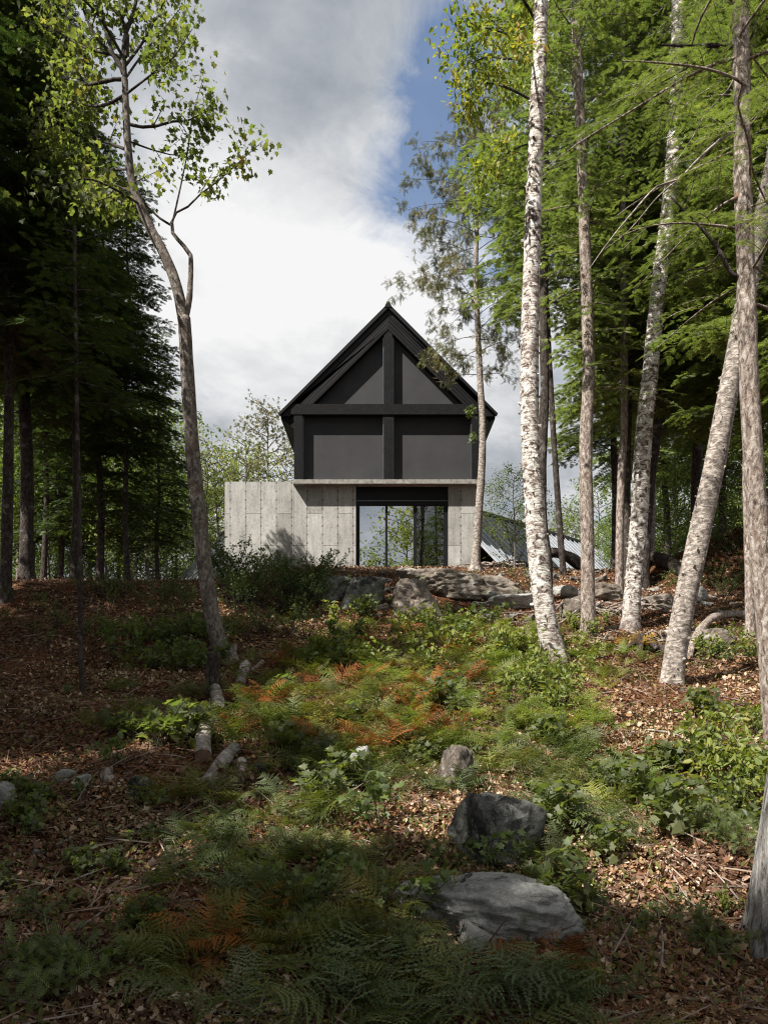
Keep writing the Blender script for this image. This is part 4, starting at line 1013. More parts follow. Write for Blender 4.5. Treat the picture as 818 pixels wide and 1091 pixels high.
def rocks():
    boulder('large pale lichen-covered boulder with a black stained hollow, low in the foreground', 528, 997, 240, 62, 'rock', 3, .5, .12, cut=3, sink=.22, rough=.15, sub=6, tilt=-.10, soft=4)
    boulder('small dark-blotched stone just under the large pale foreground boulder', 512, 1024, 46, 34, 'rock', 8, .7)
    boulder('tall blocky grey boulder half hidden by fern fronds', 537, 922, 100, 74, 'rock_dark', 12, .8, .2, cut=5, sub=6, rough=.10)
    boulder('pale upright boulder leaning above the blocky grey one', 490, 842, 44, 46, 'rock_warm', 15, .9, .5, cut=8)
    boulder('flat grey slab among ferns in the middle of the slope', 338, 806, 70, 22, 'rock_dark', 18, .9, .1)
    boulder('grey narrow rock standing under fern fronds right of the flat slab', 381, 838, 30, 40, 'rock', 20, .8)
    boulder('pale flat stone on brown litter, right one of two beside a small stump', 86, 838, 30, 14, 'rock', 22, .9)
    boulder('whitish stone on brown litter, left one of two beside a small stump', 66, 834, 24, 16, 'rock', 23, .9)
    boulder('blue-grey stone at the left side of the brown litter slope', 34, 872, 24, 14, 'rock', 25, .9)
    boulder('small rounded pale stone just below the blue-grey stone', 38, 887, 11, 16, 'rock', 26, .9)
    boulder('grey stone cut off by the left edge of the picture', 4, 862, 18, 28, 'rock', 27, .9)
    boulder('dark grey rock with seedlings in front, right of the small stump', 148, 848, 28, 24, 'rock_dark', 28, .9)
    boulder('small lone grey stone low on the left slope', 131, 962, 14, 10, 'rock', 29, .9)
    boulder('grey rock just right of the log pile', 276, 826, 22, 16, 'rock_dark', 31, .9)
    boulder('dark stone near the bottom between fern fronds', 380, 1050, 34, 30, 'rock_dark', 33, .9)
    boulder('tiny white stone beside the fern-covered mid slope', 398, 925, 8, 7, 'rock', 34, .9, sub=4)
    # outcrop below the house
    boulder('broad pale granite slab curving over the crest under the door', 468, 634, 88, 30, 'rock_warm', 40, 1.3, .15, name='rock_outcrop', cut=3, sub=6)
    boulder('rounded pale granite hump at the left end of the outcrop under the door', 440, 652, 50, 34, 'rock_warm', 41, 1.1, .4, name='rock_outcrop', cut=4, sub=6)
    boulder('dark shaded boulder left of the pale granite outcrop', 386, 648, 52, 36, 'rock_dark', 42, 1.0, .2, cut=6)
    boulder('dark mossy rock face under the shrubs at the foot of the concrete wall', 350, 640, 56, 30, 'rock_dark', 43, 1.0, .7)
    boulder('flat ledge of rock right of the pale outcrop, under the cedar', 518, 634, 74, 20, 'rock_warm', 44, 1.0, .1, name='rock_ledge', cut=5)
    boulder('cracked flat ledge lying below the cedar roots', 546, 648, 60, 16, 'rock', 45, .9, -.1, name='rock_ledge', cut=5)
    boulder('long pale stone between tallest birch and rough hemlock', 602, 636, 42, 13, 'rock', 46, .8, 0)
    boulder('reddish weathered boulder behind the rough hemlock', 612, 660, 38, 26, 'rock_warm', 47, .9, .4)
    boulder('flat pale slab at the foot of the slim trunk pair', 648, 640, 46, 22, 'rock_warm', 48, .9, .3)
    boulder('broad pale stone behind the second birch', 702, 650, 44, 20, 'rock_warm', 49, .9, .1)
    boulder('grey stone with a dark side between the second and leaning birches', 745, 642, 22, 16, 'rock', 50, .9, .1)
    boulder('pale stone partly buried under creeping vines near the thin right trunk', 770, 690, 40, 22, 'rock_warm', 53, .8, .1)
    # rubble: separate small stones copied from four kinds
    rng = np.random.default_rng(77); protos = []
    for k in range(5):
        V, Fs = rock_geo(60+k, (1, .8, .55), 4, 6, .16)
        protos.append(mesh('stone', V, Fs, M[('rock', 'rock_warm', 'rock_dark', 'rock_warm', 'rock')[k]], True))
    areas = [((500, 640), (604, 660), 58, (.12, .38), 'loose angular stone in the rubble bank between the cedar and the rough hemlock', 'rubble stones on the bank below the cedar'),
             ((380, 500), (612, 662), 22, (.1, .3), 'loose stone at the foot of the pale granite outcrop', 'stones below the granite outcrop'),
             ((640, 800), (620, 700), 26, (.08, .26), 'loose stone on the sunlit needle slope among the birches', 'stones between the birches'),
             ((0, 200), (830, 940), 16, (.04, .10), 'little grey stone lying in brown leaf litter on the shaded left slope', 'stones on the left litter slope'),
             ((300, 500), (780, 1000), 16, (.05, .13), 'little stone among the ferns of the middle slope', 'stones among the ferns'),
             ((600, 800), (740, 1060), 16, (.03, .09), 'little stone on the open leaf litter at lower right', 'stones on the right litter slope')]
    for (a, b), (c, d), n, (s0, s1), lab, g in areas:
        for _ in range(n):
            p = hit(rng.uniform(a, b), rng.uniform(c, d)); s = rng.uniform(s0, s1)
            o = bpy.data.objects.new('stone', protos[rng.integers(5)]); link(o)
            o.location = p+np.array([0, 0, s*.02]); o.scale = (s*rng.uniform(.8, 1.6), s, s*rng.uniform(.7, 1.1)); o.rotation_euler = (rng.normal(0, .25), rng.normal(0, .25), rng.uniform(0, 6))
            tag(o, lab, 'stone', g)
rocks()

# ================================================================ logs, stumps, sticks, roots
def logs():
    def log(label, a, b, wpx, mat, seed, group='cut birch logs on the slope', lift=0.0, name='log'):
        A = hit(*a); B = hit(*b); r = wpx/2/F*((A[1]+B[1])/2)
        A = A+np.array([0, 0, r*.5+lift]); B = B+np.array([0, 0, r*.5+lift]); C0 = (A+B)/2
        t = thing(name, label, 'log', C0, group)
        ln = np.linalg.norm(B-A); n = max(8, int(ln/.03))
        q = np.linspace(0, 1, n)[:, None]
        rng = np.random.default_rng(seed); bend = rng.normal(0, .02, 3)
        path = A*(1-q)+B*q-C0+bend*np.sin(q*PI)
        V, Fq, caps = tube(path, r*(1+.06*np.sin(np.linspace(0, 9, n)+seed)), 24, .14, seed)
        obj('bark', V, [Fq], M[mat], t, True)
        e = (B-A)/ln
        for pt, s in ((path[0], -1), (path[-1], 1)):
            m = MB(); cv = tube([pt-e*s*.01, pt+e*s*.004], r*.96, 18)
            m.add(cv[0], [cv[1], cv[2]]); m.build('cut_end', M['cutwood'], t)
    log('short smooth grey log, topmost of the pile below the tall stump', (228, 737), (234, 763), 13, 'bark_silver', 1)
    log('grey birch log lying second from the top of the pile', (219, 758), (233, 790), 14, 'bark_birch', 2)
    log('pinkish short log end poking out left behind the white spotted log', (211, 768), (217, 784), 10, 'bark_silver', 3)
    log('white lichen-spotted birch log, steepest in the middle of the pile', (221, 777), (216, 815), 16, 'bark_birch', 4, lift=.03)
    log('longest spotted birch log slanting down left at the bottom of the pile', (250, 801), (218, 845), 15, 'bark_birch', 5)
    log('stubby log piece hidden behind the longest slanting log', (257, 815), (252, 836), 12, 'bark_silver', 6)
    log('pale broken birch log lying above the tall stump', (262, 711), (255, 734), 11, 'bark_birch', 7)
    log('thin pale split stick of birch beside the pale broken log', (280, 707), (269, 717), 5, 'bark_birch', 8)

    def stump(label, px, py, w, h, mat, seed, cut=True):
        b = hit(px, py); k = b[1]/F; t = thing('stump', label, 'stump', b)
        path = np.array([[0, 0, -.25]]+[[0.01*math.sin(j), 0, z] for j, z in enumerate(np.linspace(0, h*k, 10))])
        V, Fq, caps = tube(path, w/2*k*np.linspace(1.05, .92, 11), 20, .10, seed); V = root_flare(V, np.zeros(3), w/2*k, .12, 5, seed, .7)
        obj('bark', V, [Fq], M[mat], t, True)
        m = MB(); cv = tube([(0, 0, h*k-.02), (0, 0, h*k)], w/2*k*.90, 20, .08, seed); m.add(cv[0], [cv[1], cv[2]]); m.build('cut_top', M['cutwood'], t)
    stump('tall dark brown stump at the head of the log pile', 227, 738, 15, 42, 'bark_dark', 3)
    stump('reddish torn stump touching the foot of the maple', 247, 704, 12, 17, 'bark_brown', 4)
    stump('small sawn stump beside two pale stones on the left slope', 114, 834, 12, 16, 'bark_brown', 6)
    # rotten root stump at second birch
    b = hit(686, 694); m = MB()
    for k in range(9):
        a = k*.7; m.tube(resample([b+np.array([0, 0, .20]), b+np.array([math.cos(a)*.14, math.sin(a)*.14, .14]), b+np.array([math.cos(a)*.36, math.sin(a)*.36, -.02+.05*math.sin(k*3)])], .03), .04, 8, .3, k)
    V, Fs = rock_geo(90, (.42, .4, .36), 4, 8, .25); V = V+b+np.array([0, 0, .08]); m.add(V, [Fs])
    m.V = [v-b for v in m.V]; o = m.build('rotten_stump', M['bark_dark'], None, True, b); tag(o, 'dark rotten root stump beside the orange fern at the second birch', 'stump')

    # exposed roots of the cedar
    rng = np.random.default_rng(9)
    def rootobj(label, cx, cy, n, spread, seed, mat='bark_brown', r=.035):
        b = hit(cx, cy); m = MB(); rg = np.random.default_rng(seed)
        for k in range(n):
            u = rg.uniform(-1, 1); L = rg.uniform(.5, 1.2)*spread; a = rg.uniform(-.5, .5)+(PI if u < 0 else 0)
            p0 = b+np.array([rg.normal(0, .25*spread), rg.normal(0, .15), rg.uniform(.02, .28)])
            pts = [p0]
            for j in range(4):
                a += rg.normal(0, .5); q = pts[-1]+np.array([math.cos(a), math.sin(a)*.5, 0])*L/4
                q[2] = float(H(q[0], q[1]))+rg.uniform(.0, .22)*(1-j/4)+.02; pts.append(q)
            w = resample(pts, .05); m.tube(w, r*rg.uniform(.5, 1.2)*np.linspace(1, .35, len(w)), 7, .2, k)
        m.V = [v-b for v in m.V]; o = m.build('root_tangle', M[mat], None, True, b); tag(o, label, 'roots')
    rootobj('tangle of bare brown roots spilling over the bank right of the cedar', 536, 600, 26, 1.5, 1)
    rootobj('dead roots and bark scraps on the slope behind the rough hemlock', 640, 655, 20, 1.6, 2, r=.03)
    rootobj('half-buried roots across the needle slope between the birches', 700, 690, 14, 1.3, 3, r=.025)
    # arching root plate
    b = hit(596, 592); k = b[1]/F; m = MB()
    w = resample([b+np.array([-.9, 0, -.1]), b+np.array([-.75, 0, .22]), b+np.array([-.3, -.05, .50]), b+np.array([.2, -.05, .40]), b+np.array([.65, 0, .12]), b+np.array([.95, 0, -.2])], .05)
    m.tube(w, .20*np.linspace(1.1, .7, len(w)), 14, .35, 5)
    m.V = [v-b for v in m.V]; o = m.build('root_plate', M['bark_dark'], None, True, b); tag(o, 'dark arched root plate of a toppled tree against the grey roof', 'roots')
    # fallen dark trunk
    A = hit(672, 580)+np.array([0, 0, .3]); B = hit(742, 622)+np.array([0, 0, .1]); m = MB(); m.tube(resample([A, (A+B)/2+np.array([0, 0, .12]), B], .06), .17, 12, .2, 4)
    m.V = [v-A for v in m.V]; o = m.build('fallen_log', M['bark_dark'], None, True, A); tag(o, 'dark fallen trunk slanting down right behind the birches', 'log')
    pts = [hit(733, 704)+np.array([0, 0, .05]), hit(745, 684)+np.array([0, 0, .16]), hit(765, 668)+np.array([0, 0, .2]), hit(794, 662)+np.array([0, 0, .12])]
    m = MB(); w = resample(pts, .04); m.tube(w, .075*np.linspace(.7, 1, len(w)), 12, .25, 4); m.V = [v-pts[0] for v in m.V]
    o = m.build('fallen_limb', M['bark_brown'], None, True, pts[0]); tag(o, 'curved bark-covered limb arching above the creeping vines', 'branch')
    # sticks
    def stick(label, q, r, mat='bark_silver', extra=(), lift=.02):
        pts = [hit(*a[:2])+np.array([0, 0, lift+(a[2] if len(a) > 2 else 0)]) for a in q]; m = MB(); w = resample(pts, .03)
        m.tube(w, r*np.linspace(1, .45, len(w)), 7, .15, 2)
        for e in extra:
            w = resample([hit(*a[:2])+np.array([0, 0, lift+(a[2] if len(a) > 2 else 0)]) for a in e], .03); m.tube(w, r*.6*np.linspace(1, .4, len(w)), 6, .1, 3)
        m.V = [v-pts[0] for v in m.V]; o = m.build('fallen_branch', M[mat], None, True, pts[0]); tag(o, label, 'branch')
    stick('long pale bent stick lying lowest at the right of the foreground', [(662, 1056), (680, 1069), (715, 1068), (750, 1070), (781, 1053)], .011, extra=([(735, 1069), (748, 1060)],))
    stick('forked bleached twig on litter right of the large boulder', [(622, 980), (634, 990), (648, 1002), (656, 1012)], .009, extra=([(640, 996), (654, 990)], [(630, 986), (640, 980)]))
    stick('bare white twig leaning across the front of the large boulder', [(466, 968, .10), (474, 980, .1), (480, 992, .06), (486, 1004)], .010, extra=([(483, 1000), (478, 1012)], [(484, 1000), (492, 1010)]))
    stick('pale straight twig on litter in front of the corner trunk', [(704, 938), (722, 918)], .010)
    stick('brown broken twig with prongs behind the pale straight twig', [(705, 960), (722, 958), (745, 972)], .009, 'bark_brown', extra=([(720, 958), (732, 948)],))
    stick('thin upright grey twig by the lowest pale bent stick', [(702, 1048), (706, 1030, .1), (700, 1018, .22)], .006)
    stick('pale wandering stick on the sunny needle bed below the leaning birch', [(655, 772), (664, 788), (670, 800), (690, 820)], .014)
    stick('long grey stick crossing the sunny litter right of the birches', [(690, 780), (720, 785), (745, 800), (762, 815)], .013, extra=([(735, 795), (745, 785)],))
    stick('mossy brown stick half buried by the foot of the leaning birch', [(724, 738), (745, 742), (775, 752), (800, 752)], .035, 'bark_dark')
    stick('grey twig on litter left of the blocky boulder', [(410, 950), (428, 944), (440, 938)], .012)
    stick('thin pale twig among withered fronds right of the middle ferns', [(415, 935), (432, 930), (448, 922)], .008)
    stick('slender brown stick across the left litter slope', [(60, 905), (80, 895), (112, 880)], .012, 'bark_brown')
    stick('long slender brown stick left of the lowest ferns', [(86, 992), (110, 975), (125, 955), (140, 945)], .009, 'bark_brown')
    stick('straight grey stick beside the withered fern, lower centre-left', [(175, 1035), (205, 1018), (222, 1010)], .010)
    for k, (q, l) in enumerate((([(430, 1034), (460, 1030), (500, 1026), (530, 1030)], 'long reddish dead stem nearest under the small blotched stone'), ([(440, 1055), (480, 1046), (520, 1040), (560, 1020)], 'long reddish dead stem second under the small blotched stone'),
        ([(450, 1066), (490, 1060), (540, 1050)], 'long reddish dead stem lowest under the small blotched stone'))): stick(l, q, .007, 'bark_red' , lift=.05)
M['bark_red'] = simple('red_dead_stem', (.20, .07, .035), .8, 0, .3, 9)
logs()

# ================================================================ ferns
def frond(rng, L, form):
    """one arching frond: (V,F) from origin, growing outward +x"""
    V = []; Fq = []
    n = 15 if form != 'bracken' else 11
    el = rng.uniform(.7, 1.4); curl = rng.uniform(.6, 1.7); side = rng.normal(0, .35); twist = rng.normal(0, .5)
    stalk = .22 if form != 'bracken' else .38
    m = 24; t = np.linspace(0, 1, m)
    th = el-curl*t**1.4
    dx = np.cos(th)*L/m; dz = np.sin(th)*L/m
    x = np.concatenate([[0], np.cumsum(dx)[:-1]]); z = np.concatenate([[0], np.cumsum(dz)[:-1]]); y = side*x*x/L*1.2
    C_ = np.stack([x, y, z], 1)
    def at(s):
        k = min(int(s*(m-1)), m-2); f = s*(m-1)-k; p = C_[k]*(1-f)+C_[k+1]*f; T = C_[k+1]-C_[k]; return p, T/np.linalg.norm(T)
    v, f, c = tube(C_, .0032*np.linspace(1, .3, m), 3); V += list(v); Fq += [list(q) for q in f]
    def quad(p, d, nrm, l, w):
        s = np.cross(nrm, d); s /= np.linalg.norm(s)+1e-9
        i = len(V); V.extend([p-s*w*.2, p+d*l*.45-s*w, p+d*l, p+d*l*.35+s*w]); Fq.append([i, i+1, i+2, i+3])
    gap = L*(1-stalk)/n
    for j in range(n):
        s = stalk+(1-stalk)*(j/n)**.95; p, T = at(s); u = j/n
        if form == 'bracken': pl = L*.50*(1-u)**.8+.012
        else: pl = L*.27*math.sin(PI*min(1, .25+.77*u))**.7*(1.02-u*.3)+.008
        Nn = np.cross(T, [0, 1, 0]); Nn = -Nn/np.linalg.norm(Nn)
        if Nn[2] < 0: Nn = -Nn
        Sd = np.cross(Nn, T); Nn = Nn*math.cos(twist*s)+Sd*math.sin(twist*s)
        for sg in (-1, 1):
            if rng.random() < .05: continue
            S0 = np.cross(Nn, T)*sg
            a = rng.normal(1.10, .13); drp = rng.uniform(.05, .45); pl_ = pl; pl = pl*rng.uniform(.8, 1.1); d = T*math.cos(a)+S0*math.sin(a)+Nn*rng.normal(.04, .16); d /= np.linalg.norm(d)
            sd = np.cross(Nn, d); sd /= np.linalg.norm(sd); k = 6 if form != 'bracken' else 8
            if pl < .03: k = 2
            w0 = gap*(.36 if form != 'bracken' else .42)
            # toothed leaflet: a saw-edged strip, two quads per tooth
            for i in range(k):
                f0, f1 = i/k, (i+1)/k; w = w0*(1-f0)**.55
                c0 = p+d*pl*f0-Nn*(drp*pl*f0*f0); c1 = p+d*pl*f1-Nn*(drp*pl*f1*f1)
                for s2 in (-1, 1):
                    q = len(V); V.extend([c0, c0+(c1-c0)*.75+sd*s2*w, c1+sd*s2*w*.30, c1]); Fq.append([q, q+1, q+2, q+3] if s2 < 0 else [q+3, q+2, q+1, q])
            pl = pl_
    return np.array(V), np.array(Fq)
def fern_mesh(seed, nf, L, form, mat):
    rng = np.random.default_rng(seed); VV = []; FF = []; n = 0
    for k in range(nf):
        V, Fq = frond(rng, L*rng.uniform(.65, 1.1), form)
        a = k*2.4+rng.normal(0, .3); c, s = math.cos(a), math.sin(a)
        V = np.stack([V[:, 0]*c-V[:, 1]*s, V[:, 0]*s+V[:, 1]*c, V[:, 2]], 1)+np.array([rng.normal(0, .07), rng.normal(0, .07), 0])
        VV.append(V); FF.append(Fq+n); n += len(V)
    return mesh('fern', np.concatenate(VV), np.concatenate(FF), M[mat])
def ferns():
    rng = np.random.default_rng(41)
    forms = [fern_mesh(1, 13, .46, 'lady', 'fern'), fern_mesh(2, 10, .50, 'lady', 'fern'), fern_mesh(3, 7, .50, 'bracken', 'fern'), fern_mesh(4, 12, .40, 'lady', 'fern'), fern_mesh(5, 5, .46, 'bracken', 'fern')]
    cache = {}
    def get(k, mat):
        if (k, mat) not in cache:
            me = forms[k].copy(); me.materials.clear(); me.materials.append(M[mat]); cache[k, mat] = me
        return cache[k, mat]
    G, Yl, O, B, R = 'fern', 'fern_yellow', 'fern_olive', 'fern_blue', 'fern_rust'
    word = {G: 'green', Yl: 'yellow-green', O: 'olive green', B: 'bluish green', R: 'withered rusty'}
    areas = [((330, 500), (668, 735), 48, (O, O, G, Yl, Yl, G, O, R), (.75, 1.1), 'in the bed below the granite outcrop'),
             ((500, 590), (668, 745), 30, (Yl, Yl, Yl, G), (.8, 1.15), 'in the sunlit bed left of the tallest birch'),
             ((245, 350), (700, 800), 30, (O, O, O, G, R), (.8, 1.2), 'in the shaded bed right of the log pile'),
             ((350, 490), (735, 850), 42, (O, O, G, G, B, O, R, Yl), (.75, 1.05), 'in the dense bed around the flat slab'),
             ((490, 640), (745, 800), 20, (Yl, Yl, G), (.7, 1.0), 'on the sunny litter above the upright boulder'),
             ((500, 650), (800, 862), 20, (G, B, G), (.7, 1.0), 'between the upright boulder and the right-hand seedlings'),
             ((590, 660), (870, 900), 6, (G, B), (.7, .9), 'hanging over the right side of the blocky boulder'),
             ((195, 400), (850, 960), 30, (B, G, B, O), (.62, .95), 'on the shaded slope below the log pile'),
             ((160, 430), (960, 1040), 14, (G, B, O, R), (.7, 1.0), 'on the dark lower slope left of the large boulder'),
             ((230, 640), (1075, 1125), 12, (B, B, B, G), (1.0, 1.35), 'along the bottom edge of the picture'),
             ((520, 600), (1015, 1060), 5, (B, R), (.5, .7), 'just below the large foreground boulder'),
             ((100, 230), (720, 800), 7, (G, B), (.5, .8), 'left of the log pile'),
             ((600, 700), (690, 730), 6, (Yl, G), (.6, .8), 'on the ground between the birch feet'),
             ((640, 740), (810, 880), 7, (B, Yl), (.6, .9), 'in the seedling patch at the right')]
    for (a, b), (c, d), n, mats, (s0, s1), where in areas:
        for _ in range(n):
            p = hit(rng.uniform(a, b), rng.uniform(c, d)); mt = mats[rng.integers(len(mats))]; k = int(rng.integers(5))
            o = bpy.data.objects.new('fern', get(k, mt)); link(o)
            s = rng.uniform(s0, s1)*1.0
            o.location = p-np.array([0, 0, .01]); o.scale = (s, s, s*rng.uniform(.75, 1.15)); o.rotation_euler = (rng.normal(-.06, .12), rng.normal(0, .12), rng.uniform(0, 6.28))
            tag(o, f'{word[mt]} fern {where}', 'fern', f'{word[mt]} ferns {where}')
    for px, py, s, mt, lab in ((670, 694, .95, 'fern_gold', 'orange-gold fern clump at the foot of the second birch'), (598, 872, 1.0, G, 'large green fern draped over the top of the blocky grey boulder'),
                               (574, 866, .85, B, 'bluish fern leaning over the blocky grey boulder from behind'), (588, 925, .8, G, 'green fern hiding the right flank of the blocky grey boulder'), (568, 905, .7, O, 'olive fern hanging before the face of the blocky grey boulder'), (533, 940, .35, Yl, 'tiny pale green fern between the blocky and the large foreground boulder'),
                               (608, 1020, .45, R, 'curled rusty fern at the right end of the large foreground boulder'), (622, 975, .5, B, 'small fern frond behind the right end of the large foreground boulder'),
                               (600, 990, .3, R, 'rusty frond resting on the right shoulder of the large boulder'), (560, 770, .6, 'fern_gold', 'small golden fern on litter above the upright boulder'), (552, 806, .4, 'fern_gold', 'flat orange frond right of the upright boulder')):
        p = hit(px, py); o = bpy.data.objects.new('fern', get(0 if s > .6 else 3, mt)); link(o)
        o.location = p; o.scale = (s,)*3; o.rotation_euler = (-.1, 0, px*.1); tag(o, lab, 'fern')
def fern_mass():
    """the small ferns too many to count, under and between the big ones"""
    rng = np.random.default_rng(123); base = []
    for k in range(3):
        rg = np.random.default_rng(200+k); VV = []; FF = []; n = 0
        for q in range(4):
            V, Fq = frond(rg, .34*rg.uniform(.7, 1.1), 'lady'); a = q*1.6+rg.normal(0, .3); c, s_ = math.cos(a), math.sin(a)
            V = np.stack([V[:, 0]*c-V[:, 1]*s_, V[:, 0]*s_+V[:, 1]*c, V[:, 2]], 1); VV.append(V); FF.append(Fq+n); n += len(V)
        base.append((np.concatenate(VV), np.concatenate(FF)))
    for name, mat, N_, areas in (('fern_undergrowth', 'fern', 60, (((250, 560), (665, 860)), ((200, 420), (850, 1000)), ((120, 250), (690, 790)))), ('yellowing_fern_undergrowth', 'fern_yellow', 80, (((330, 620), (665, 800)), ((480, 660), (740, 830)), ((560, 700), (690, 740)))),
                                 ('olive_fern_undergrowth', 'fern_olive', 80, (((240, 480), (670, 860)), ((150, 400), (900, 1060))))):
        Vs = []; Fs = []; n = 0
        for q in range(N_):
            (a, b), (c, d) = areas[rng.integers(len(areas))] if rng.random() < .5 else areas[0]
            p = hit(rng.uniform(a, b), rng.uniform(c, d)); V, Fq = base[rng.integers(3)]; r = rng.uniform(0, 6.28); s_ = rng.uniform(.6, 1.15); c_, s2 = math.cos(r), math.sin(r)
            V = np.stack([V[:, 0]*c_-V[:, 1]*s2, V[:, 0]*s2+V[:, 1]*c_, V[:, 2]], 1)*s_+p; Vs.append(V); Fs.append(Fq+n); n += len(V)
        o = obj(name, np.concatenate(Vs), np.concatenate(Fs), M[mat]); tag(o, kind='stuff')
fern_mass()
M['fern_gold'] = leaf_mat('fern_gold', [(0, (.22, .20, .03)), (.5, (.38, .25, .03)), (1, (.45, .17, .02))], .4, 1.4, .03)
ferns()

# ================================================================ shrubs, seedlings, vines
def shrubs():
    rng = np.random.default_rng(55)
    pool = Pool({
        'bigA': bush_proto(1, 1.15, .8, 'bush', .06, 13, 'x', step=.022), 'bigB': bush_proto(2, .9, .8, 'bush', .05, 12, 'x', step=.022), 'bigC': bush_proto(9, 1.0, .55, 'maple', .055, 8, 'x', step=.03),
        'seed': bush_proto(3, .42, .26, 'bush', .075, 5, 'x', 'maple_seedling', LEAF_MAPLE, .035, 'seedling'),
        'seedL': bush_proto(4, .48, .3, 'yellowing', .07, 6, 'x', 'leafy_seedling', LEAF_OVAL, .03, 'seedling'),
        'oak': bush_proto(5, .5, .34, 'maple', .095, 7, 'x', 'maple_seedling', LEAF_MAPLE, .03, 'seedling'),
        'vine': bush_proto(6, .22, .5, 'maple', .075, 9, 'x', 'creeping_vine', LEAF_OVAL, .035, 'vine', .9),
        'yew': bush_proto(7, .34, .42, 'hemlock', .09, 12, 'x', 'hemlock_seedling', TWF, .022, 'seedling', .8),
        'red': bush_proto(8, .25, .2, 'fern_rust', .06, 3, 'x', 'red_seedling', LEAF_MAPLE, .05, 'seedling')})
    def many(keys, pa, pb, n, s, lab, g):
        for _ in range(n):
            p = hit(rng.uniform(*pa), rng.uniform(*pb)); pool.place(keys[rng.integers(len(keys))], p[0], p[1], lab, g, rng.uniform(0, 6), rng.uniform(*s))
    many(('bigA', 'bigB'), (244, 345), (612, 655), 20, (.7, 1.1), 'dark leafy shrub crowding the foot of the concrete wing wall', 'shrubs in front of the concrete wing')
    many(('bigB', 'bigC'), (250, 330), (655, 690), 9, (.5, .8), 'shaded leafy shrub on the bank right of the maple trunk', 'shrubs on the bank by the maple')
    many(('bigA', 'bigB'), (100, 215), (626, 665), 9, (.3, .5), 'dark low shrub on the shaded bank left of the maple', 'shrubs left of the maple')
    many(('bigB', 'bigC'), (0, 110), (625, 690), 6, (.35, .6), 'sparse low shrub on the dark bank at the far left', 'shrubs at the far left bank')
    many(('seed', 'vine'), (115, 240), (668, 725), 22, (.8, 1.3), 'broad-leaved seedling on the shaded ground before the maple', 'seedlings before the maple')
    for px, py, s, l in ((165, 800, 1.25, 'lobed green seedling clump, left of the log pile'), (190, 790, 1.0, 'lobed green seedling between its larger twin and the log pile'), (140, 790, .9, 'small lobed seedling leftmost of the three by the log pile')):
        p = hit(px, py); pool.place('oak', p[0], p[1], l, None, px, s)
    p = hit(58, 1052); pool.place('yew', p[0], p[1], 'low spreading evergreen seedling, big one in the lower left corner', None, 1, 1.0)
    p = hit(95, 1035); pool.place('yew', p[0], p[1], 'second low evergreen seedling touching the big one lower left', None, 3, .8)
    p = hit(40, 975); pool.place('yew', p[0], p[1], 'small faint evergreen seedling above the big one at lower left', None, 2, .5)
    p = hit(345, 1000); pool.place('yew', p[0], p[1], 'bright green evergreen sprig among the lower middle ferns', None, 2, .6)
    p = hit(412, 1020); pool.place('yew', p[0], p[1], 'evergreen seedling just left of the large foreground boulder', None, 5, .7)
    p = hit(430, 990); pool.place('seed', p[0], p[1], 'leafy seedling at the left tip of the large foreground boulder', None, 5, .9)
    many(('seedL', 'seedL', 'vine'), (545, 600), (690, 775), 14, (.7, 1.15), 'yellow-green leafy seedling around the foot of the tallest birch', 'seedlings by the tallest birch')
    many(('seedL',), (600, 650), (665, 715), 9, (.6, .9), 'pale leafy seedling around the foot of the rough hemlock', 'seedlings by the rough hemlock')
    many(('vine', 'vine', 'seedL'), (740, 812), (672, 715), 13, (.7, 1.0), 'broad-leaved creeping vine by the thin right-hand trunk', 'vines by the thin right trunk')
    many(('seed', 'oak'), (655, 725), (815, 885), 9, (.7, 1.0), 'lobed green seedling on the sunny lower right slope', 'seedlings on the sunny slope')
    many(('seedL', 'seedL', 'oak', 'vine'), (745, 812), (770, 880), 20, (.75, 1.15), 'lush light green seedling left of the corner trunk', 'seedlings left of the corner trunk')
    many(('yew',), (735, 790), (850, 905), 6, (.5, .8), 'feathery evergreen seedling left of the corner trunk', 'evergreen seedlings by the corner trunk')
    many(('bigC', 'seedL'), (395, 480), (640, 668), 8, (.35, .6), 'small sprouting plant right under the granite outcrop', 'plants under the granite outcrop')
    many(('seed', 'seedL', 'seedL'), (330, 540), (660, 720), 30, (.8, 1.3), 'broad-leaved herb growing up through the fern bed', 'herbs in the fern bed')
    many(('seed', 'vine', 'oak'), (250, 640), (740, 1000), 34, (.5, .95), 'small broad-leaved seedling scattered on the middle slope', 'seedlings on the middle slope')
    many(('seed', 'vine', 'oak'), (0, 200), (740, 1060), 22, (.35, .75), 'small lobed seedling scattered on the shaded left litter slope', 'seedlings on the left litter slope')
    many(('seedL', 'vine', 'yew'), (610, 790), (880, 1060), 14, (.25, .55), 'tiny sprouting plant on the open litter at lower right', 'sprouts on the lower right litter')
    many(('bigC', 'seed'), (0, 210), (640, 700), 12, (.35, .7), 'small leafy plant growing on the dark left bank', 'plants on the dark left bank')
    many(('red',), (300, 560), (680, 760), 9, (.7, 1.0), 'small rust-red seedling in the fern bed', 'rust-red seedlings')
    p = hit(498, 630); pool.place('seedL', p[0], p[1], 'green tuft growing on the pale granite slab', None, 1, 1.0)
    p = hit(440, 640); pool.place('seedL', p[0], p[1], 'yellow-green tuft before the rounded granite hump', None, 1, .8)
    p = hit(548, 603); pool.place('bigC', p[0], p[1], 'tall green sapling behind the root tangle right of the cedar', None, 1, 1.7)
    p = hit(565, 640); pool.place('bigC', p[0], p[1], 'upright leafy stem just left of the tallest birch', None, 1, .9)
    many(('bigB', 'bigA', 'bigC'), (725, 818), (575, 640), 26, (.25, .6), 'dark leafy clump growing on the shaded earth mound at right', 'plants on the earth mound')
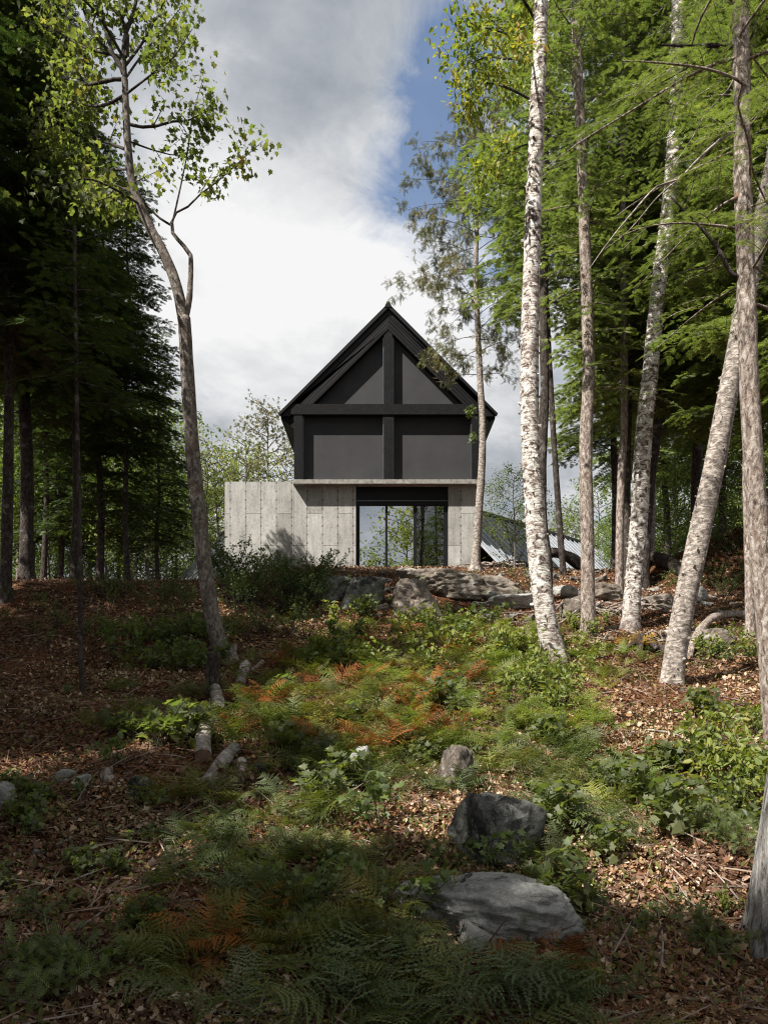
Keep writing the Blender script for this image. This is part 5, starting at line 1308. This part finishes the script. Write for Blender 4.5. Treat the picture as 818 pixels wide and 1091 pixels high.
    p = hit(762, 150+560); pool.place('red', p[0], p[1]+.3, 'tiny red-leaved seedling near the creeping vines', None, 1, .5)
shrubs()

# ================================================================ litter and ground cover
def normals(x, y):
    e = .05; gx = (H(x+e, y)-H(x-e, y))/(2*e); gy = (H(x, y+e)-H(x, y-e))/(2*e)
    n = np.stack([-gx, -gy, np.ones_like(gx)], 1); return n/np.linalg.norm(n, axis=1)[:, None]
def scatter_ground(rng, n, ymin, ymax, umin=-.62, umax=.62, p=1.0):
    if p == 1.0: Y = np.exp(rng.uniform(math.log(ymin), math.log(ymax), n))
    else: Y = rng.uniform(ymin, ymax, n)
    X = rng.uniform(umin, umax, n)*Y; return X, Y
M['cover'] = leaf_mat('ground_cover_leaves', [(0, (.035, .05, .012)), (.4, (.08, .095, .022)), (.7, (.16, .15, .035)), (.88, (.26, .16, .03)), (1, (.34, .10, .02))], .3, 1.4, .04, .8, .5)
M['needles'] = leaf_mat('rust_needles', [(0, (.10, .035, .015)), (.5, (.22, .085, .035)), (.85, (.34, .15, .07)), (1, (.42, .30, .20))], .05, 1.2, .02)
def litter():
    rng = np.random.default_rng(99)
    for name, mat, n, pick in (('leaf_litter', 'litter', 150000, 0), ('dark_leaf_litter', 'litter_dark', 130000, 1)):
        X, Y = scatter_ground(rng, n, 2.8, 27)
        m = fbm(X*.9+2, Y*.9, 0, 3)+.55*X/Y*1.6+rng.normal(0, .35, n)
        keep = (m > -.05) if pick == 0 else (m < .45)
        X, Y = X[keep], Y[keep]; n = len(X); Nn = normals(X, Y)
        k = rng.random(n)
        lift = rng.random(n)**2*.035
        pos = np.stack([X, Y, H(X, Y)+lift+.004], 1)
        sz = (.013+.045*rng.random(n)**1.8)*(.75+.035*Y)
        Vs = []; Fs = []; off = 0; Fd = {}
        for tpl, sel in ((LEAF_DRY, k < .72), (LEAF_MAPLE, k >= .72)):
            c = sel.sum(); s2 = sz[sel]*(1.0 if tpl is LEAF_DRY else 1.25)
            tv = tpl[0].copy()
            if tpl is LEAF_MAPLE: tv[:, 2] += .25*tv[:, 1]**2
            V, Fq = scatter(tv, tpl[1], pos[sel], rdir(rng, c)+0, Nn[sel]*1.0+rdir(rng, c)*.55, s2)
            Vs.append(V); Fs.append(Fq+off); off += len(V)
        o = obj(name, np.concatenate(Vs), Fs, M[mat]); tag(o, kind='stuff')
    n = 70000; X, Y = scatter_ground(rng, n, 2.8, 20); keep = fbm(X*1.1+8, Y*1.1, 3, 3)+rng.normal(0, .2, n) > -.1
    X, Y = X[keep], Y[keep]; n = len(X); Nn = normals(X, Y)
    pos = np.stack([X, Y, H(X, Y)+.012+rng.random(n)*.03], 1)
    V, Fq = scatter(np.array([(0, -.035, 0), (.5, -.045, .08), (1, 0, 0), (.5, .045, .08)]), np.array([[0, 1, 2, 3]]), pos, np.cross(Nn, rdir(rng, n)), Nn+rdir(rng, n)*.5, rng.uniform(.03, .09, n)*(.7+.05*Y))
    o = obj('needle_litter', V, Fq, M['needles']); tag(o, kind='stuff')
    n = 14000; X, Y = scatter_ground(rng, n, 2.8, 24); Nn = normals(X, Y)
    pos = np.stack([X, Y, H(X, Y)+rng.random(n)*.04], 1)
    tv = np.array([(0, -.5, 0), (0, .5, 0), (0, 0, .8), (.5, -.4, .3), (.5, .6, .3), (.5, .1, 1.0), (1, -.1, 0), (1, .2, 0), (1, 0, .3)], float); tv[:, 1:] *= .035
    tf = np.array([[0, 3, 4, 1], [1, 4, 5, 2], [2, 5, 3, 0], [3, 6, 7, 4], [4, 7, 8, 5], [5, 8, 6, 3]])
    V, Fq = scatter(tv, tf, pos, np.cross(Nn, rdir(rng, n))+rng.normal(0, .12, (n, 3)), Nn, rng.uniform(.06, .32, n)**1.0)
    o = obj('twig_litter', V, Fq, M['twigs']); tag(o, kind='stuff')
    # low green ground cover in the fern zone
    n = 42000; X, Y = scatter_ground(rng, n, 3.2, 20); u = X/Y
    py = HY-H(X, Y)/Y*F; px = CX+u*F
    dens = np.exp(-((px-400)/190)**2)*sstep(640, 670, py)*(1-.6*sstep(760, 900, py))+.22+.35*sstep(640, 700, px)*(py < 900)*.4
    keep = rng.random(n) < dens*(.4+1.2*(fbm(X*1.5, Y*1.5, 7, 3) > .05))
    X, Y = X[keep], Y[keep]; n = len(X)
    pos = np.stack([X, Y, H(X, Y)+rng.uniform(.01, .09, n)], 1)
    V, Fq = scatter(LEAF_OVAL[0], LEAF_OVAL[1], pos, rdir(rng, n), np.array([0, 0, 1.])+rdir(rng, n)*.6, rng.uniform(.02, .055, n))
    o = obj('ground_cover', V, Fq, M['cover']); tag(o, kind='stuff')
litter()

# ================================================================ light, sky, camera
def sky():
    w = bpy.data.worlds.new('World'); S.world = w; w.use_nodes = True
    nt = w.node_tree; nt.nodes.clear(); lk = nt.links
    el = math.asin(-SUN[2]); az = math.atan2(-SUN[0], -SUN[1])
    sk = N(nt, 'ShaderNodeTexSky', sky_type='NISHITA', sun_disc=False); sk.sun_elevation = el; sk.sun_rotation = az
    sk.air_density = 1.0; sk.dust_density = .6; sk.ozone_density = 2.0
    d = tcoord(nt, 'Generated')
    s = N(nt, 'ShaderNodeSeparateXYZ'); lk.new(d, s.inputs[0])
    den = mth(nt, 'ADD', mth(nt, 'MAXIMUM', s.outputs[2], 0.0), .35)
    cb = N(nt, 'ShaderNodeCombineXYZ'); lk.new(mth(nt, 'DIVIDE', s.outputs[0], den), cb.inputs[0]); lk.new(mth(nt, 'DIVIDE', s.outputs[1], den), cb.inputs[1]); lk.new(s.outputs[2], cb.inputs[2])
    n1 = noise(nt, mapping(nt, cb.outputs[0], (1, 1, 1.4), (0, 0, 0), (1.3, .2, 0)), 2.9, 8, .60, .35)
    n2 = noise(nt, mapping(nt, cb.outputs[0], (1, 1, 1.2), (0, 0, 0), (4.3, 2.2, 1)), 2.3, 8, .6, .3)
    def blob(px, py, r, wid):              # soft patch round a direction of the sky
        v = np.array([(px-CX)/F, 1, (HY-py)/F]); v /= np.linalg.norm(v)
        dp = N(nt, 'ShaderNodeVectorMath', operation='DOT_PRODUCT'); lk.new(d, dp.inputs[0]); dp.inputs[1].default_value = tuple(v)
        a = mth(nt, 'ARCCOSINE', mth(nt, 'MINIMUM', dp.outputs['Value'], .99999))
        t = N(nt, 'ShaderNodeMapRange', interpolation_type='SMOOTHSTEP'); lk.new(a, t.inputs[0]); t.inputs[1].default_value = r; t.inputs[2].default_value = r+wid; t.inputs[3].default_value = 1; t.inputs[4].default_value = 0
        return t.outputs[0]
    # openings in the cloud
    gap = 0
    for px, py, r, wd, a in ((472, 20, .0, .11, 1.05), (470, 110, .0, .10, 1.05), (452, 205, .0, .09, .8), (400, 185, .0, .10, .45), (640, 230, .05, .2, .6), (510, 290, 0.0, .12, .6)):
        gap = mth(nt, 'ADD', gap, mth(nt, 'MULTIPLY', blob(px, py, r, wd), a))
    n4 = noise(nt, cb.outputs[0], 9.0, 8, .65, .5)
    cov = mth(nt, 'SUBTRACT', mth(nt, 'ADD', mth(nt, 'MULTIPLY', n1, 2.8), mth(nt, 'MULTIPLY_ADD', n4, 1.5, -1.07)), gap)
    cm = ramp(nt, cov, [(.05, .12), (.40, .65), (.85, 1.0)])
    br = mth(nt, 'MULTIPLY_ADD', n2, 2.1, -.57)
    for px, py, r, wd, a in ((430, 90, .0, .12, .30), (330, 310, .03, .22, .36), (410, 250, .0, .14, .30), (560, 420, .05, .25, .0), (330, 120, .03, .22, -.24), (270, 60, .05, .3, -.12), (240, 250, .02, .15, .08), (500, 350, .02, .12, .25), (560, 470, .02, .15, -.2)):
        if a: br = mth(nt, 'ADD', br, mth(nt, 'MULTIPLY', blob(px, py, r, wd), a))
    br = mth(nt, 'ADD', br, mth(nt, 'MULTIPLY_ADD', n4, .5, -.25))
    cc = ramp(nt, br, [(.10, (1.7, 1.85, 2.1)), (.40, (2.6, 2.75, 2.95)), (.62, (3.8, 3.87, 3.97)), (.95, (5.0, 5.0, 5.0))])
    skc = mixc(nt, 1.0, sk.outputs[0], (.9, .9, .9), 'MULTIPLY')
    c = mixc(nt, cm, skc, cc)
    bg = N(nt, 'ShaderNodeBackground', Strength=.088); lk.new(c, bg.inputs[0])
    o = N(nt, 'ShaderNodeOutputWorld'); lk.new(bg.outputs[0], o.inputs[0])
    sun = bpy.data.lights.new('sun', 'SUN'); sun.energy = 5.0; sun.angle = math.radians(.53); sun.color = (1, .955, .87)
    so = bpy.data.objects.new('sun', sun); link(so); so.rotation_euler = Vector(SUN).to_track_quat('-Z', 'Y').to_euler(); so.location = (-20, -15, 30)
sky()
cam = bpy.data.cameras.new('camera'); co = bpy.data.objects.new('camera', cam); link(co)
cam.sensor_fit = 'HORIZONTAL'; cam.sensor_width = 24; cam.lens = 24; cam.shift_y = (HY-545.5)/818
cam.clip_end = 2000; cam.clip_start = .05
co.location = (0, 0, 0); co.rotation_euler = (math.radians(90), 0, 0)
S.camera = co
S.view_settings.view_transform = 'Standard'; S.view_settings.look = 'None'; S.view_settings.exposure = 1.08; S.view_settings.gamma = 1
S.view_settings.use_curve_mapping = False
S.cycles.use_denoising = True; S.cycles.denoiser = 'OPENIMAGEDENOISE'; S.cycles.denoising_prefilter = 'NONE'; S.cycles.filter_width = 1.15
S.cycles.max_bounces = 6; S.cycles.diffuse_bounces = 3; S.cycles.glossy_bounces = 3; S.cycles.transmission_bounces = 4; S.cycles.transparent_max_bounces = 8
